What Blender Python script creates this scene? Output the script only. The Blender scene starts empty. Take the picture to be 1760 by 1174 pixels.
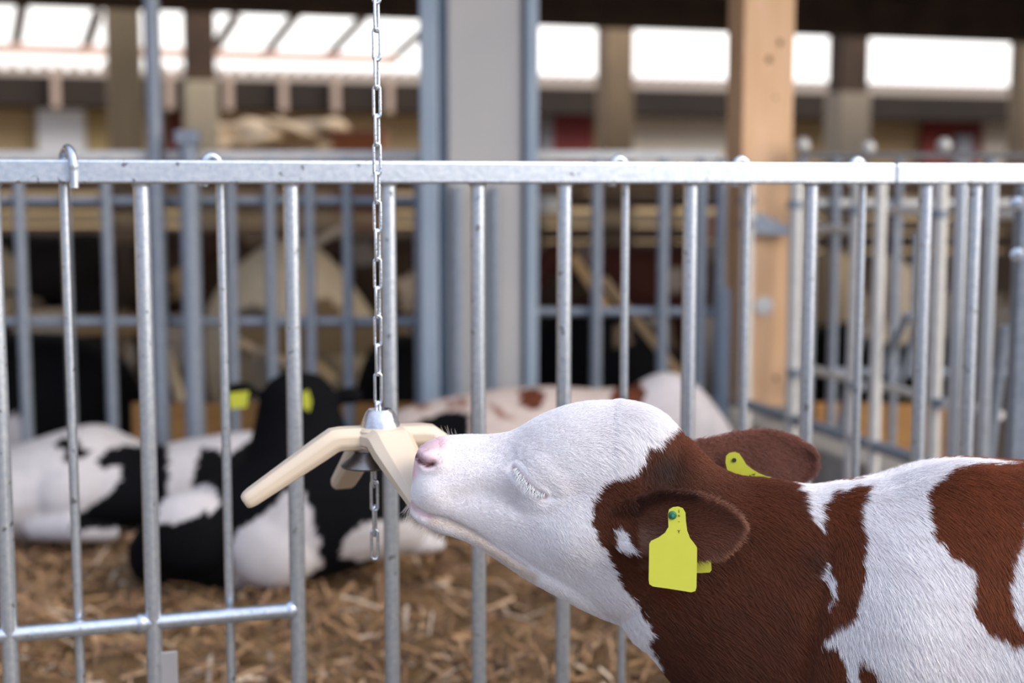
import bpy, bmesh, math, random
import numpy as np
from mathutils import Vector, Matrix, Quaternion
from mathutils.bvhtree import BVHTree
random.seed(7); np.random.seed(7)
R = math.radians
scene = bpy.context.scene
C = scene.collection

# ------------------------------------------------------------------ camera
CAMZ = 1.15; PITCH = math.atan(269/2444.4); FPX = 2444.4
cd = bpy.data.cameras.new('camera'); cam = bpy.data.objects.new('camera', cd); C.objects.link(cam)
cam.location = (0, 0, CAMZ); cam.rotation_euler = (R(90) - PITCH, 0, 0)
cd.lens = 50; cd.sensor_width = 36; cd.clip_start = .05; cd.clip_end = 200
cd.dof.use_dof = True; cd.dof.focus_distance = 1.70; cd.dof.aperture_fstop = 2.5; cd.dof.aperture_blades = 0
scene.camera = cam

# ------------------------------------------------------------------ world: bright overcast sky, pale ground haze
w = bpy.data.worlds.new('sky'); scene.world = w; w.use_nodes = True
nt = w.node_tree; nt.nodes.clear()
wo = nt.nodes.new('ShaderNodeOutputWorld'); bg = nt.nodes.new('ShaderNodeBackground')
tc = nt.nodes.new('ShaderNodeTexCoord'); sp = nt.nodes.new('ShaderNodeSeparateXYZ')
nt.links.new(tc.outputs['Generated'], sp.inputs[0])
def wmr(src, a, b, c, d, smooth=True):
    k = nt.nodes.new('ShaderNodeMapRange'); k.interpolation_type = 'SMOOTHSTEP' if smooth else 'LINEAR'
    for nm, v in (('From Min', a), ('From Max', b), ('To Min', c), ('To Max', d)): k.inputs[nm].default_value = v
    nt.links.new(src, k.inputs['Value']); return k.outputs[0]
def wmath(op, a, b):
    k = nt.nodes.new('ShaderNodeMath'); k.operation = op
    for i_, v in enumerate((a, b)):
        if isinstance(v, (int, float)): k.inputs[i_].default_value = v
        else: nt.links.new(v, k.inputs[i_])
    return k.outputs[0]
def wmix(f, a, b):
    k = nt.nodes.new('ShaderNodeMix'); k.data_type = 'RGBA'; nt.links.new(f, k.inputs[0])
    for i_, v in ((6, a), (7, b)):
        if isinstance(v, tuple): k.inputs[i_].default_value = (*v, 1)
        else: nt.links.new(v, k.inputs[i_])
    return k.outputs[2]
zenith = wmr(sp.outputs['Z'], .0, .75, 1.2, 1.8)                     # brighter overhead
ahead = wmath('MULTIPLY', wmr(sp.outputs['Y'], .3, .9, 0, .7), wmr(sp.outputs['Z'], .25, .5, 1, 0))   # glare beyond the barn
sidel = wmath('MULTIPLY', wmr(sp.outputs['X'], .35, .85, 0, 3.2), wmr(sp.outputs['Z'], .5, .9, 1, 0))   # bright warm haze to the right
leftd = wmr(sp.outputs['X'], -.8, -.05, .62, 1.0)
stren = wmath('MULTIPLY', wmath('ADD', wmath('ADD', zenith, ahead), sidel), leftd)
warmf = wmr(sp.outputs['X'], .15, .85, 0, 1)
skyc = wmix(warmf, (.66, .77, 1.0), (1.0, .93, .86))
skyc = wmix(wmr(sp.outputs['Y'], .3, .9, 0, 1), skyc, (1.0, .975, .95))
above = wmr(sp.outputs['Z'], -.01, .01, 0, 1)
colr = wmix(above, (.17, .15, .13), skyc)
stren = wmath('ADD', wmath('MULTIPLY', stren, above), wmath('MULTIPLY', wmath('SUBTRACT', 1.0, above), 1.0))
nt.links.new(colr, bg.inputs[0]); nt.links.new(stren, bg.inputs['Strength']); nt.links.new(bg.outputs[0], wo.inputs[0])

# ------------------------------------------------------------------ sun: low, hazy, from behind the camera on the right
sd = bpy.data.lights.new('sun', 'SUN'); sd.energy = 1.5; sd.angle = R(30); sd.color = (1.0, .93, .84)
sun = bpy.data.objects.new('sun', sd); C.objects.link(sun)
sun.rotation_euler = Vector((-.62, .50, -.60)).to_track_quat('-Z', 'Y').to_euler()

scene.view_settings.view_transform = 'Standard'; scene.view_settings.look = 'None'
scene.view_settings.exposure = 0.09; scene.view_settings.gamma = 1.0
scene.view_settings.use_curve_mapping = False
scene.cycles.use_denoising = True
scene.cycles.max_bounces = 8

# ------------------------------------------------------------------ helpers
FW = Vector((0, math.cos(PITCH), -math.sin(PITCH))); UP = Vector((0, math.sin(PITCH), math.cos(PITCH)))
CAMP = Vector((0, 0, CAMZ))
def ray(px, py): return FW*FPX + Vector((1, 0, 0))*(px-880) + UP*(587-py)
def at(px, py, Y):
    d = ray(px, py); return CAMP + d*(Y/d.y)
def on_plane(px, py, P, n):
    d = ray(px, py); return CAMP + d*((P-CAMP).dot(n)/d.dot(n))
def proj(P):
    P = np.asarray(P, float); X = P[:, 0]; Y = P[:, 1]; Z = P[:, 2]-CAMZ
    dep = Y*FW.y + Z*FW.z
    return 880 + FPX*X/dep, 587 - FPX*(Y*UP.y + Z*UP.z)/dep

def setp(o, label=None, cat=None, group=None, kind=None):
    if label: o['label'] = label
    if cat: o['category'] = cat
    if group: o['group'] = group
    if kind: o['kind'] = kind
    return o
def empty(name, loc, label=None, cat=None, group=None, rot=None):
    o = bpy.data.objects.new(name, None); C.objects.link(o); o.location = loc; o.empty_display_size = .05
    if rot: o.rotation_euler = rot
    bpy.context.view_layer.update()
    return setp(o, label, cat, group)

class MB:
    def __init__(s): s.v = []; s.f = []; s.flat = False
    def add(s, vs, fs):
        b = len(s.v); s.v += [tuple(v) for v in vs]; s.f += [tuple(i+b for i in f) for f in fs]; return s
    def rings(s, rings, cap=True, closed=True):
        n = len(rings[0]); vs = [v for r in rings for v in r]; fs = []
        for i in range(len(rings)-1):
            for j in range(n if closed else n-1):
                a = i*n+j; b = i*n+(j+1) % n; fs.append((a, b, b+n, a+n))
        if cap:
            fs.append(tuple(range(n))[::-1]); fs.append(tuple((len(rings)-1)*n+j for j in range(n)))
        return s.add(vs, fs)
    def tube(s, pts, r, n=14, closed=False):
        pts = [Vector(p) for p in pts]; m = len(pts); rr = r if isinstance(r, (list, tuple)) else [r]*m
        tg = []
        for i in range(m):
            a = pts[i-1] if (i or closed) else pts[0]; b = pts[(i+1) % m] if (i < m-1 or closed) else pts[-1]
            tg.append((b-a).normalized())
        nx = tg[0].orthogonal().normalized(); rings = []
        for i in range(m):
            nx = (nx - tg[i]*nx.dot(tg[i])).normalized(); ny = tg[i].cross(nx)
            rings.append([pts[i] + nx*math.cos(2*math.pi*j/n)*rr[i] + ny*math.sin(2*math.pi*j/n)*rr[i] for j in range(n)])
        if closed:
            vs = [v for q in rings for v in q]; fs = []
            for i in range(m):
                for j in range(n):
                    a = i*n+j; b = i*n+(j+1) % n; k = ((i+1) % m)*n
                    fs.append((a, b, k+(j+1) % n, k+j))
            return s.add(vs, fs)
        return s.rings(rings)
    def box(s, c, size, mat=None, bev=0):
        s.flat = True; bm = bmesh.new(); bmesh.ops.create_cube(bm, size=1)
        for v in bm.verts: v.co = Vector((v.co.x*size[0], v.co.y*size[1], v.co.z*size[2]))
        if bev: bmesh.ops.bevel(bm, geom=bm.edges[:], offset=bev, segments=2, affect='EDGES', profile=.5)
        M = mat or Matrix.Identity(3); c = Vector(c)
        bm.verts.index_update()
        s.add([c + M @ v.co for v in bm.verts], [[v.index for v in f.verts] for f in bm.faces]); bm.free(); return s
    def lathe(s, prof, c, n=48, M=None):
        M = M or Matrix.Identity(3); c = Vector(c)
        rings = [[c + M @ Vector((r*math.cos(2*math.pi*j/n), r*math.sin(2*math.pi*j/n), z)) for j in range(n)] for r, z in prof]
        return s.rings(rings)
    def ell(s, c, r, M=None, n=20, m=12):
        M = M or Matrix.Identity(3); c = Vector(c); rings = []
        for i in range(m+1):
            a = math.pi*(.02+.96*i/m)
            rings.append([c + M @ Vector((r[0]*math.sin(a)*math.cos(2*math.pi*j/n), r[1]*math.sin(a)*math.sin(2*math.pi*j/n), r[2]*math.cos(a))) for j in range(n)])
        return s.rings(rings)
    def build(s, name, mat, parent=None, smooth=35):
        me = bpy.data.meshes.new(name); me.from_pydata(s.v, [], s.f); me.validate()
        bm = bmesh.new(); bm.from_mesh(me); bmesh.ops.recalc_face_normals(bm, faces=bm.faces); bm.to_mesh(me); bm.free()
        if smooth:
            me.polygons.foreach_set('use_smooth', [True]*len(me.polygons)); me.set_sharp_from_angle(angle=R(10 if s.flat else smooth))
        return link(name, me, mat, parent)
def link(name, me, mat, parent=None):
    o = bpy.data.objects.new(name, me); C.objects.link(o)
    if mat: me.materials.append(mat)
    if parent:
        o.parent = parent; o.matrix_parent_inverse = parent.matrix_world.inverted()
    return o
def copy_tree(o, parent=None):
    c = o.copy(); C.objects.link(c)
    if parent: c.parent = parent
    for ch in list(o.children): copy_tree(ch, c)
    return c
def origin_to(o, p):
    p = Vector(p); o.data.transform(Matrix.Translation(-p)); o.location = p; return o
def rotz(a): return Matrix.Rotation(a, 3, 'Z')
def catmull(pts, k=6, closed=False):
    pts = [Vector(p) for p in pts]; out = []; n = len(pts)
    for i in range(n if closed else n-1):
        p = [pts[(i+q) % n] if closed else pts[max(0, min(n-1, i+q))] for q in (-1, 0, 1, 2)]
        for j in range(k):
            t = j/k
            out.append(.5*((2*p[1]) + (p[2]-p[0])*t + (2*p[0]-5*p[1]+4*p[2]-p[3])*t*t + (3*p[1]-p[0]-3*p[2]+p[3])*t**3))
    if not closed: out.append(pts[-1])
    return out

# ------------------------------------------------------------------ materials
def mat(name, col, rough=.5, metal=0, noise=None, bump=0, col2=None, scale=40, stretch=(1, 1, 1), spec=.5, detail=4, specks=None, sheen=0, coat=0):
    m = bpy.data.materials.new(name); m.use_nodes = True; n = m.node_tree; b = n.nodes['Principled BSDF']
    b.inputs['Base Color'].default_value = (*col, 1); b.inputs['Roughness'].default_value = rough; b.inputs['Metallic'].default_value = metal
    b.inputs['Specular IOR Level'].default_value = spec; b.inputs['Sheen Weight'].default_value = sheen; b.inputs['Coat Weight'].default_value = coat
    if col2 is not None or bump:
        t = n.nodes.new('ShaderNodeTexCoord'); mp = n.nodes.new('ShaderNodeMapping'); mp.inputs['Scale'].default_value = stretch
        no = n.nodes.new('ShaderNodeTexNoise'); no.inputs['Scale'].default_value = scale; no.inputs['Detail'].default_value = detail
        n.links.new(t.outputs['Object'], mp.inputs[0]); n.links.new(mp.outputs[0], no.inputs['Vector'])
    if col2 is not None:
        r = n.nodes.new('ShaderNodeValToRGB'); r.color_ramp.elements[0].position = .35; r.color_ramp.elements[1].position = .65
        r.color_ramp.elements[0].color = (*col, 1); r.color_ramp.elements[1].color = (*col2, 1)
        n.links.new(no.outputs['Fac'], r.inputs[0]); out = r.outputs[0]
        if specks:
            n2 = n.nodes.new('ShaderNodeTexNoise'); n2.inputs['Scale'].default_value = specks[0]; n2.inputs['Detail'].default_value = 3
            n.links.new(t.outputs['Object'], n2.inputs['Vector'])
            r2 = n.nodes.new('ShaderNodeValToRGB'); r2.color_ramp.elements[0].position = specks[1]; r2.color_ramp.elements[1].position = specks[1]+.06
            n.links.new(n2.outputs['Fac'], r2.inputs[0])
            mx = n.nodes.new('ShaderNodeMix'); mx.data_type = 'RGBA'
            n.links.new(r2.outputs[0], mx.inputs[0]); n.links.new(out, mx.inputs[6]); mx.inputs[7].default_value = (*specks[2], 1); out = mx.outputs[2]
        n.links.new(out, b.inputs['Base Color'])
    if bump:
        bp = n.nodes.new('ShaderNodeBump'); bp.inputs['Strength'].default_value = bump; bp.inputs['Distance'].default_value = .002
        n.links.new(no.outputs['Fac'], bp.inputs['Height']); n.links.new(bp.outputs[0], b.inputs['Normal'])
    return m
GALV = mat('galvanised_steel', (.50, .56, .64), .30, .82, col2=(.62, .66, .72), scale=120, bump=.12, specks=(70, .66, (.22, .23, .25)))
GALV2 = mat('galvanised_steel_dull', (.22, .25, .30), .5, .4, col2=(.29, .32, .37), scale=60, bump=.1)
GALVW = mat('galvanised_steel_pale', (.60, .58, .55), .45, .3, col2=(.70, .68, .65), scale=60, bump=.1)  # paler steel copy, warm light on the barrier tubes put into its colour
ZINC = mat('zinc_chain', (.55, .62, .72), .2, .9, col2=(.7, .75, .82), scale=300, bump=.15)
CAST = mat('cast_metal', (.55, .55, .6), .25, .95, col2=(.68, .66, .7), scale=120, bump=.3)
DISH = mat('dark_metal', (.16, .15, .15), .32, .9, col2=(.26, .24, .23), scale=60, bump=.1)
PLAST = mat('beige_plastic', (.60, .49, .375), .36, 0, col2=(.63, .52, .40), scale=8, bump=.03)
TAGM = mat('yellow_plastic', (.45, .46, .035), .45, 0, col2=(.49, .49, .04), scale=20)
INK = mat('black_ink', (.01, .012, .01), .6)
GREEN = mat('green_plastic', (.01, .12, .06), .35)
TAGD = mat('tag_hole', (.02, .02, .01), .8)
WOODL = mat('light_timber', (.86, .54, .32), .7, col2=(.78, .47, .25), scale=7, stretch=(5, 5, .5), bump=.1, detail=6)
WOODT = mat('weathered_timber', (.30, .21, .12), .8, col2=(.22, .15, .09), scale=5, stretch=(4, 4, .6), bump=.1)
WOODD = mat('dark_timber', (.075, .04, .022), .85, col2=(.045, .025, .015), scale=4, stretch=(1, 1, 1))
WOODO = mat('orange_timber', (.50, .26, .08), .8, col2=(.40, .19, .06), scale=6, stretch=(.6, 4, 4))
CONC = mat('grey_concrete', (.36, .33, .30), .9, col2=(.30, .28, .26), scale=9, bump=.2)
STEELC = mat('column_grey_paint', (.41, .395, .385), .75, 0, col2=(.45, .425, .405), scale=3)
STEELB = mat('column_blue_grey', (.27, .33, .40), .6, .2, col2=(.31, .36, .42), scale=5)
PLASTER = mat('ochre_plaster', (.66, .49, .28), .9, col2=(.56, .40, .21), scale=.8)
CREAM = mat('cream_plaster', (.88, .78, .64), .9, col2=(.84, .73, .58), scale=1)
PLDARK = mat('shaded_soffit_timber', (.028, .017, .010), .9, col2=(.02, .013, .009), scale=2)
REDP = mat('red_paint', (.30, .04, .03), .6, col2=(.24, .03, .03), scale=3)
GREYP = mat('grey_paint', (.35, .36, .40), .6)
PINKM = mat('corrugated_sheet', (.62, .42, .34), .6)
WHITEP = mat('white_plastic', (.85, .83, .78), .4)

def coat_mat(name, rough=.7, sheen=.0, spec=.3, noise=.18, scale=90):
    m = bpy.data.materials.new(name); m.use_nodes = True; n = m.node_tree; b = n.nodes['Principled BSDF']
    a = n.nodes.new('ShaderNodeAttribute'); a.attribute_name = 'coat_colour'
    b.inputs['Roughness'].default_value = rough; b.inputs['Specular IOR Level'].default_value = spec
    b.inputs['Sheen Weight'].default_value = sheen
    t = n.nodes.new('ShaderNodeTexCoord'); no = n.nodes.new('ShaderNodeTexNoise'); no.inputs['Scale'].default_value = scale
    n.links.new(t.outputs['Object'], no.inputs['Vector'])
    mr = n.nodes.new('ShaderNodeMapRange'); mr.inputs['To Min'].default_value = 1-noise; mr.inputs['To Max'].default_value = 1+noise*.6
    n.links.new(no.outputs['Fac'], mr.inputs['Value'])
    mx = n.nodes.new('ShaderNodeVectorMath'); mx.operation = 'SCALE'
    n.links.new(a.outputs['Color'], mx.inputs[0]); n.links.new(mr.outputs[0], mx.inputs['Scale']); n.links.new(mx.outputs[0], b.inputs['Base Color'])
    return m
SKIN = coat_mat('calf_hide', .65, noise=.1)
FUR = coat_mat('calf_hair', .42, spec=.28, noise=.0)
HIDE = coat_mat('cow_hide', .85, spec=.06, noise=.2, scale=25)
STRAW = coat_mat('straw', .6, noise=.25, scale=30)
LASH = mat('pale_lash', (.72, .74, .76), .5)
PINKSKIN = mat('pink_skin', (.55, .30, .29), .4, col2=(.62, .38, .36), scale=200)
EYEM = mat('eye_dark', (.05, .06, .07), .15)

def inpoly(x, y, poly):
    r = np.zeros(len(x), bool); n = len(poly); j = n-1
    for i in range(n):
        xi, yi = poly[i]; xj, yj = poly[j]
        c = ((yi > y) != (yj > y)) & (x < (xj-xi)*(y-yi)/((yj-yi) or 1e-9)+xi)
        r ^= c; j = i
    return r
def sn(x, y, s, k=0):
    """cheap smooth noise in -1..1 from a sum of sines"""
    return (np.sin(x*s+1.3*k+np.sin(y*s*1.7+k))+np.sin(y*s*1.3+2.1*k+np.sin(x*s*.8-k)*1.5)+np.sin((x+y)*s*2.1+k))/3

def remesh(mb, voxel, smooth=6, name='tmp'):
    me = bpy.data.meshes.new(name); me.from_pydata(mb.v, [], mb.f)
    bm = bmesh.new(); bm.from_mesh(me); bmesh.ops.recalc_face_normals(bm, faces=bm.faces); bm.to_mesh(me); bm.free()
    o = bpy.data.objects.new(name, me); C.objects.link(o)
    md = o.modifiers.new('r', 'REMESH'); md.mode = 'VOXEL'; md.voxel_size = voxel; md.adaptivity = 0
    dg = bpy.context.evaluated_depsgraph_get(); dg.update()
    m2 = bpy.data.meshes.new_from_object(o.evaluated_get(dg)); bpy.data.objects.remove(o)
    n = len(m2.vertices); co = np.empty(n*3); m2.vertices.foreach_get('co', co); co = co.reshape(-1, 3)
    ne = len(m2.edges); ed = np.empty(ne*2, int); m2.edges.foreach_get('vertices', ed); ed = ed.reshape(-1, 2)
    a = np.concatenate([ed[:, 0], ed[:, 1]]); b = np.concatenate([ed[:, 1], ed[:, 0]]); deg = np.maximum(np.bincount(a, minlength=n), 1)
    for it in range(smooth):
        for lam in (.6, -.45) if it % 2 else (.6,):
            avg = np.stack([np.bincount(a, co[b, k], n) for k in range(3)], 1)/deg[:, None]
            co = co+lam*(avg-co)
    m2.vertices.foreach_set('co', co.ravel()); m2.update()
    return m2, co
def normals(me):
    n = np.empty(len(me.vertices)*3); me.vertex_normals.foreach_get('vector', n) if hasattr(me.vertex_normals, 'foreach_get') else None
    return n.reshape(-1, 3)
def set_col(me, col):
    at_ = me.attributes.new('coat_colour', 'FLOAT_COLOR', 'POINT')
    c4 = np.ones((len(col), 4)); c4[:, :3] = col; at_.data.foreach_set('color', c4.ravel())

def loft_px(mb, secs, Y, n=28, p=.85):
    """sections: (x_top, y_top, x_bot, y_bot, half width, skew, centre shift) measured on the side view standing at distance Y"""
    full = []
    for s in secs: full.append(tuple(s)+(0,)*(7-len(s)))
    A = np.array(full, float); m = len(A); rings = []
    # smooth interpolation between sections
    T = []
    for i in range(m-1):
        for q in range(3):
            t = q/3; p0 = A[max(0, i-1)]; p1 = A[i]; p2 = A[i+1]; p3 = A[min(m-1, i+2)]
            T.append(.5*(2*p1+(p2-p0)*t+(2*p0-5*p1+4*p2-p3)*t*t+(3*p1-p0-3*p2+p3)*t**3))
    T.append(A[-1])
    for xt, yt, xb, yb, hw, sk, sh in T:
        a = at(xt, yt, Y); b = at(xb, yb, Y); c = (a+b)/2; h = (a-b)/2; ring = []
        for j in range(n):
            th = 2*math.pi*j/n; co = math.cos(th); si = math.sin(th)
            wy = max(hw, .002)*math.copysign(abs(si)**p, si)*(1+sk*co)
            ring.append(c+h*co+Vector((0, wy+sh, 0)))
        rings.append(ring)
    mb.rings(rings)

# ================================================================== SETTING
def struct(name, mb, m, smooth=35):
    return setp(mb.build(name, m, None, smooth), kind='structure')
# ground: earth under everything, straw bedding inside the pens
struct('floor', MB().box((0, 12, -.06), (44, 60, .12)), mat('barn_floor_concrete', (.17, .125, .085), .95, col2=(.12, .09, .06), scale=2))

# bedding: gently heaped straw
def bed_h(x, y): return .075 + .018*np.sin(x*3.1+.6)*np.cos(y*2.3) + .012*np.sin(x*7.3+y*5.1) + .014*np.sin(x*17+1+y*4)*np.sin(y*19+np.sin(x*5)*2) + .008*np.sin(x*37+y*9)*np.sin(y*41-x*6)
gx = np.linspace(-3.6, 3.4, 281); gy = np.linspace(2.45, 5.0, 110)
GX, GY = np.meshgrid(gx, gy); GZ = bed_h(GX, GY)
vs = np.stack([GX, GY, GZ], -1).reshape(-1, 3); nx_ = len(gx); fs = []
for j in range(len(gy)-1):
    for i in range(nx_-1): a = j*nx_+i; fs.append((a, a+1, a+1+nx_, a+nx_))
me = bpy.data.meshes.new('straw_bedding'); me.from_pydata(vs.tolist(), [], fs)
# loose stalks
N = 26000
sx = np.random.uniform(-3.5, 3.3, N); sy = 2.5+2.4*np.random.rand(N)**1.1
L = np.random.uniform(.015, .06, N); ang = np.random.uniform(0, math.pi*2, N); tilt = np.random.normal(0, .38, N)
wd = np.random.uniform(.0015, .0052, N); zz = bed_h(sx, sy)+np.random.uniform(-.005, .03, N)
dx = np.cos(ang)*np.cos(tilt); dy = np.sin(ang)*np.cos(tilt); dz = np.sin(tilt)
px_ = -np.sin(ang); py_ = np.cos(ang)
V = []
ctr = np.stack([sx, sy, zz], 1); D = np.stack([dx, dy, dz], 1)*L[:, None]; S = np.stack([px_, py_, np.random.normal(0, .5, N)], 1)*wd[:, None]
bendv = np.zeros((N, 3)); bendv[:, 2] = np.random.uniform(-.004, .01, N)
sv = np.stack([ctr-D-S, ctr-D+S, ctr+bendv+S, ctr+bendv-S, ctr+D+S, ctr+D-S], 1).reshape(-1, 3)
base = len(vs); allv = np.concatenate([vs, sv])
idx = base+np.arange(N)*6
sf = np.concatenate([np.stack([idx, idx+1, idx+2, idx+3], 1), np.stack([idx+3, idx+2, idx+4, idx+5], 1)])
me = bpy.data.meshes.new('straw_bedding'); me.from_pydata(allv.tolist(), [], fs+sf.tolist())
pal = np.array([(.36, .21, .11), (.27, .15, .08), (.46, .30, .18), (.19, .105, .06), (.40, .235, .11), (.62, .48, .36), (.12, .07, .045)])
pc = pal[np.random.choice(7, N, p=[.24, .22, .14, .16, .12, .05, .07])]*np.random.uniform(.8, 1.15, (N, 1))
bc = np.array([.22, .13, .06])*(1+.4*sn(vs[:, 0]*9, vs[:, 1]*9, 1.0)[:, None])
set_col(me, np.concatenate([bc, np.repeat(pc, 6, 0)]))
setp(link('straw_bedding', me, STRAW), 'loose golden brown straw bedding across the pen floor', 'straw', kind='stuff')

# roof over the pens and the far aisle (open on the camera side)
WA = R(18)                                     # the far wall recedes to the right
WD = Vector((math.cos(WA), math.sin(WA), 0)); WN = Vector((-math.sin(WA), math.cos(WA), 0))
WP = at(880, 135, 15.0)
def wallpt(px, py, off=0.0): return on_plane(px, py, WP+WN*off, WN)
SILL = wallpt(880, 126).z; ROFF = -4.2; TOP = wallpt(880, 36, ROFF).z
def wall_u(px): return (wallpt(px, 300)-WP).dot(WD)
def wbox(u0, u1, z0, z1, d0, d1, bev=0):
    c = WP+WD*((u0+u1)/2)+WN*((d0+d1)/2); c.z = (z0+z1)/2
    return MB().box(c, (abs(u1-u0), abs(d1-d0), abs(z1-z0)), rotz(WA), bev)
struct('wall_back', wbox(-16, 16, 0, SILL-.13, .35, .6), PLASTER)
struct('trim_1', wbox(-16, 16, SILL-.42, SILL-.15, -.25, .32), PLDARK)      # eave purlin, soffit shade under the opening put into its dark colour
struct('trim_2', wbox(-16, 16, TOP, TOP+.45, ROFF-.1, ROFF+.2), WOODD)
# roof sheet: from above the far opening up towards the viewer
m = MB()
a0 = WP+WD*-17; a1 = WP+WD*17
pts = []
for q, (a, sgn) in enumerate(((a0, 1), (a1, 1))):
    pts += [Vector((a.x, a.y, TOP+.40))+WN*(ROFF+.2), Vector((a.x, 2.9, 3.9)) if False else Vector((a.x, 3.1, 3.7))]
t = .08
m.add([pts[0], pts[2], pts[3], pts[1]]+[p+Vector((0, 0, t)) for p in (pts[0], pts[2], pts[3], pts[1])],
      [(0, 1, 2, 3), (7, 6, 5, 4), (0, 4, 5, 1), (1, 5, 6, 2), (2, 6, 7, 3), (3, 7, 4, 0)])
struct('ceiling', m, WOODD, 0)
struct('wall_left', MB().box((-13.0, 9.5, 2.0), (.2, 12, 4.0)), PLASTER)
struct('wall_right', MB().box((11.5, 12, 2.0), (.2, 13, 4.0)), PLASTER)
# rafters below the roof sheet
rg = 'dark roof rafters'
for i, (pxr, lab) in enumerate(((60, 'dark roof rafter above the far left opening'), (560, 'dark roof rafter above the opening left of the chain'), (1090, 'dark roof rafter above the weathered brown post'), (1560, 'dark roof rafter above the rightmost bright opening'))):
    a = wallpt(pxr, 30, ROFF-.2); a.z = TOP+.30
    b = a + (Vector((0, 3.3, 3.55))-Vector((0, a.y, a.z))); b.x = a.x*.6
    o = MB().tube([a, b], .07, 4).build('roof_rafter', WOODD)
    origin_to(o, a)
    setp(o, lab, 'rafter', rg)
# corrugated sheet edges along the foot of the far opening
def corr(u0, u1, z, amp, d0, d1, pitch=.14):
    m = MB(); k = int((u1-u0)/pitch*8); top = []; bot = []
    for i in range(k+1):
        u = u0+(u1-u0)*i/k; zz = z+amp*math.sin(2*math.pi*(u-u0)/pitch)
        p = WP+WD*u; top.append((p, zz))
    rings = []
    for p, zz in top:
        q0 = p+WN*d0; q1 = p+WN*d1
        rings.append([Vector((q0.x, q0.y, zz)), Vector((q1.x, q1.y, zz)), Vector((q1.x, q1.y, z-.12)), Vector((q0.x, q0.y, z-.12))])
    return m.rings(rings)
struct('trim_3', corr(-16, 16, SILL-.02, .045, .2, .5), mat('sheet_edge', (.42, .34, .28), .7), 0)
struct('trim_4', corr((wallpt(905, 60, ROFF-.15)-WP).dot(WD), 16, TOP+.10, .02, ROFF-.15, ROFF+.1), WOODD, 0)
# neighbouring lean-to seen through the left opening: rafters falling away and a gutter line
u = wall_u(735)
struct('trim_5', wbox(-16, u, SILL+.17, SILL+.27, 1.2, 1.3), PINKM)
g = 'slanting rafters outside the far opening'
for k, (x0, y0, y1, lab) in enumerate(((40, 0, 84, 'leftmost thin dark rafter slanting across the far opening'), (168, 22, 88, 'thin dark rafter meeting the left side of the wide olive brown column'), (405, 30, 84, 'thin dark rafter just right of the dark post on its pale pier'), (515, 18, 98, 'thin dark rafter slanting midway between dark post and chain'), (622, 34, 98, 'thin dark rafter slanting down just left of the chain'), (735, 46, 104, 'thin dark rafter slanting down to the left from the wide grey column'))):
    P0 = wallpt(x0, y0, .6); dirv = Vector((-.404, 1, -.194))
    pts = [P0]; t = 0
    while t < 12:
        t += .05; q = P0+dirv*t
        if proj([q])[1][0] >= y1: break
    o = MB().tube([P0-dirv*.0, q], .058, 6).build('slanting_rafter', WOODD); origin_to(o, P0)
    setp(o, lab, 'rafter', g)
BRK = mat('pale_block', (.42, .31, .24), .8)
g = 'short timber blocks hanging under the far eave'
for pxx in (95, 290, 392, 486, 576, 668):
    p = wallpt(pxx, 150, -.34); h = .24
    o = MB().box((p.x, p.y, SILL-.13-h/2-.02), (.075, .08, h+.12), rotz(WA), .01).build('eave_bracket', BRK)
    origin_to(o, (p.x, p.y, SILL-.3))
    setp(o, {95: 'short timber block under the far eave above the bright window', 290: 'short timber block under the far eave beside the tall round steel post', 392: 'timber block under the far eave right of the dark post on its pale pier',
         486: 'short timber block under the far eave left of the chain, second from it', 576: 'short timber block under the far eave, immediately left of the chain', 668: 'short timber block under the far eave between chain and wide grey column'}[pxx], 'bracket', g)

# far columns : timber above, concrete pier below
def far_column(x0, x1, ybreak, off, mtop, mbot, label, ytop=-30):
    a = wallpt(x0, 200, off); b = wallpt(x1, 200, off); wdt = (b-a).dot(WD); c = (a+b)/2
    root = empty('barn_column', (c.x, c.y, 0), label, 'column')
    zt = wallpt(x0, ytop, off).z; zb = wallpt(x0, ybreak, off).z
    MB().box((c.x, c.y, (zt+zb)/2), (wdt*.93, .22, zt-zb), rotz(WA), .008).build('timber_post', mtop, root)
    MB().box((c.x, c.y, zb/2), (wdt, .28, zb), rotz(WA), .01).build('concrete_pier', mbot, root)
OLIVE = mat('olive_brown_timber', (.38, .29, .18), .85, col2=(.31, .24, .15), scale=3, stretch=(3, 3, .5))
PIER = mat('pale_pier', (.48, .40, .28), .9, col2=(.42, .35, .25), scale=3)
far_column(184, 247, 262, -3.4, OLIVE, OLIVE, 'wide olive brown column at the far left beside the bright window')
far_column(318, 372, 140, -2.6, WOODD, PIER, 'dark post on a pale concrete pier just left of the hanging chain')
far_column(1030, 1082, 262, -2.8, WOODT, WOODT, 'weathered brown post between the grey column and the light timber post')
far_column(1430, 1482, 160, -2.6, WOODD, mat('grey_tan_pier', (.36, .29, .21), .9), 'dark post on a grey tan pier right of the light timber post')
far_column(1742, 1800, 262, -2.6, WOODT, WOODT, 'brown post at the right edge of the far opening')
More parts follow.
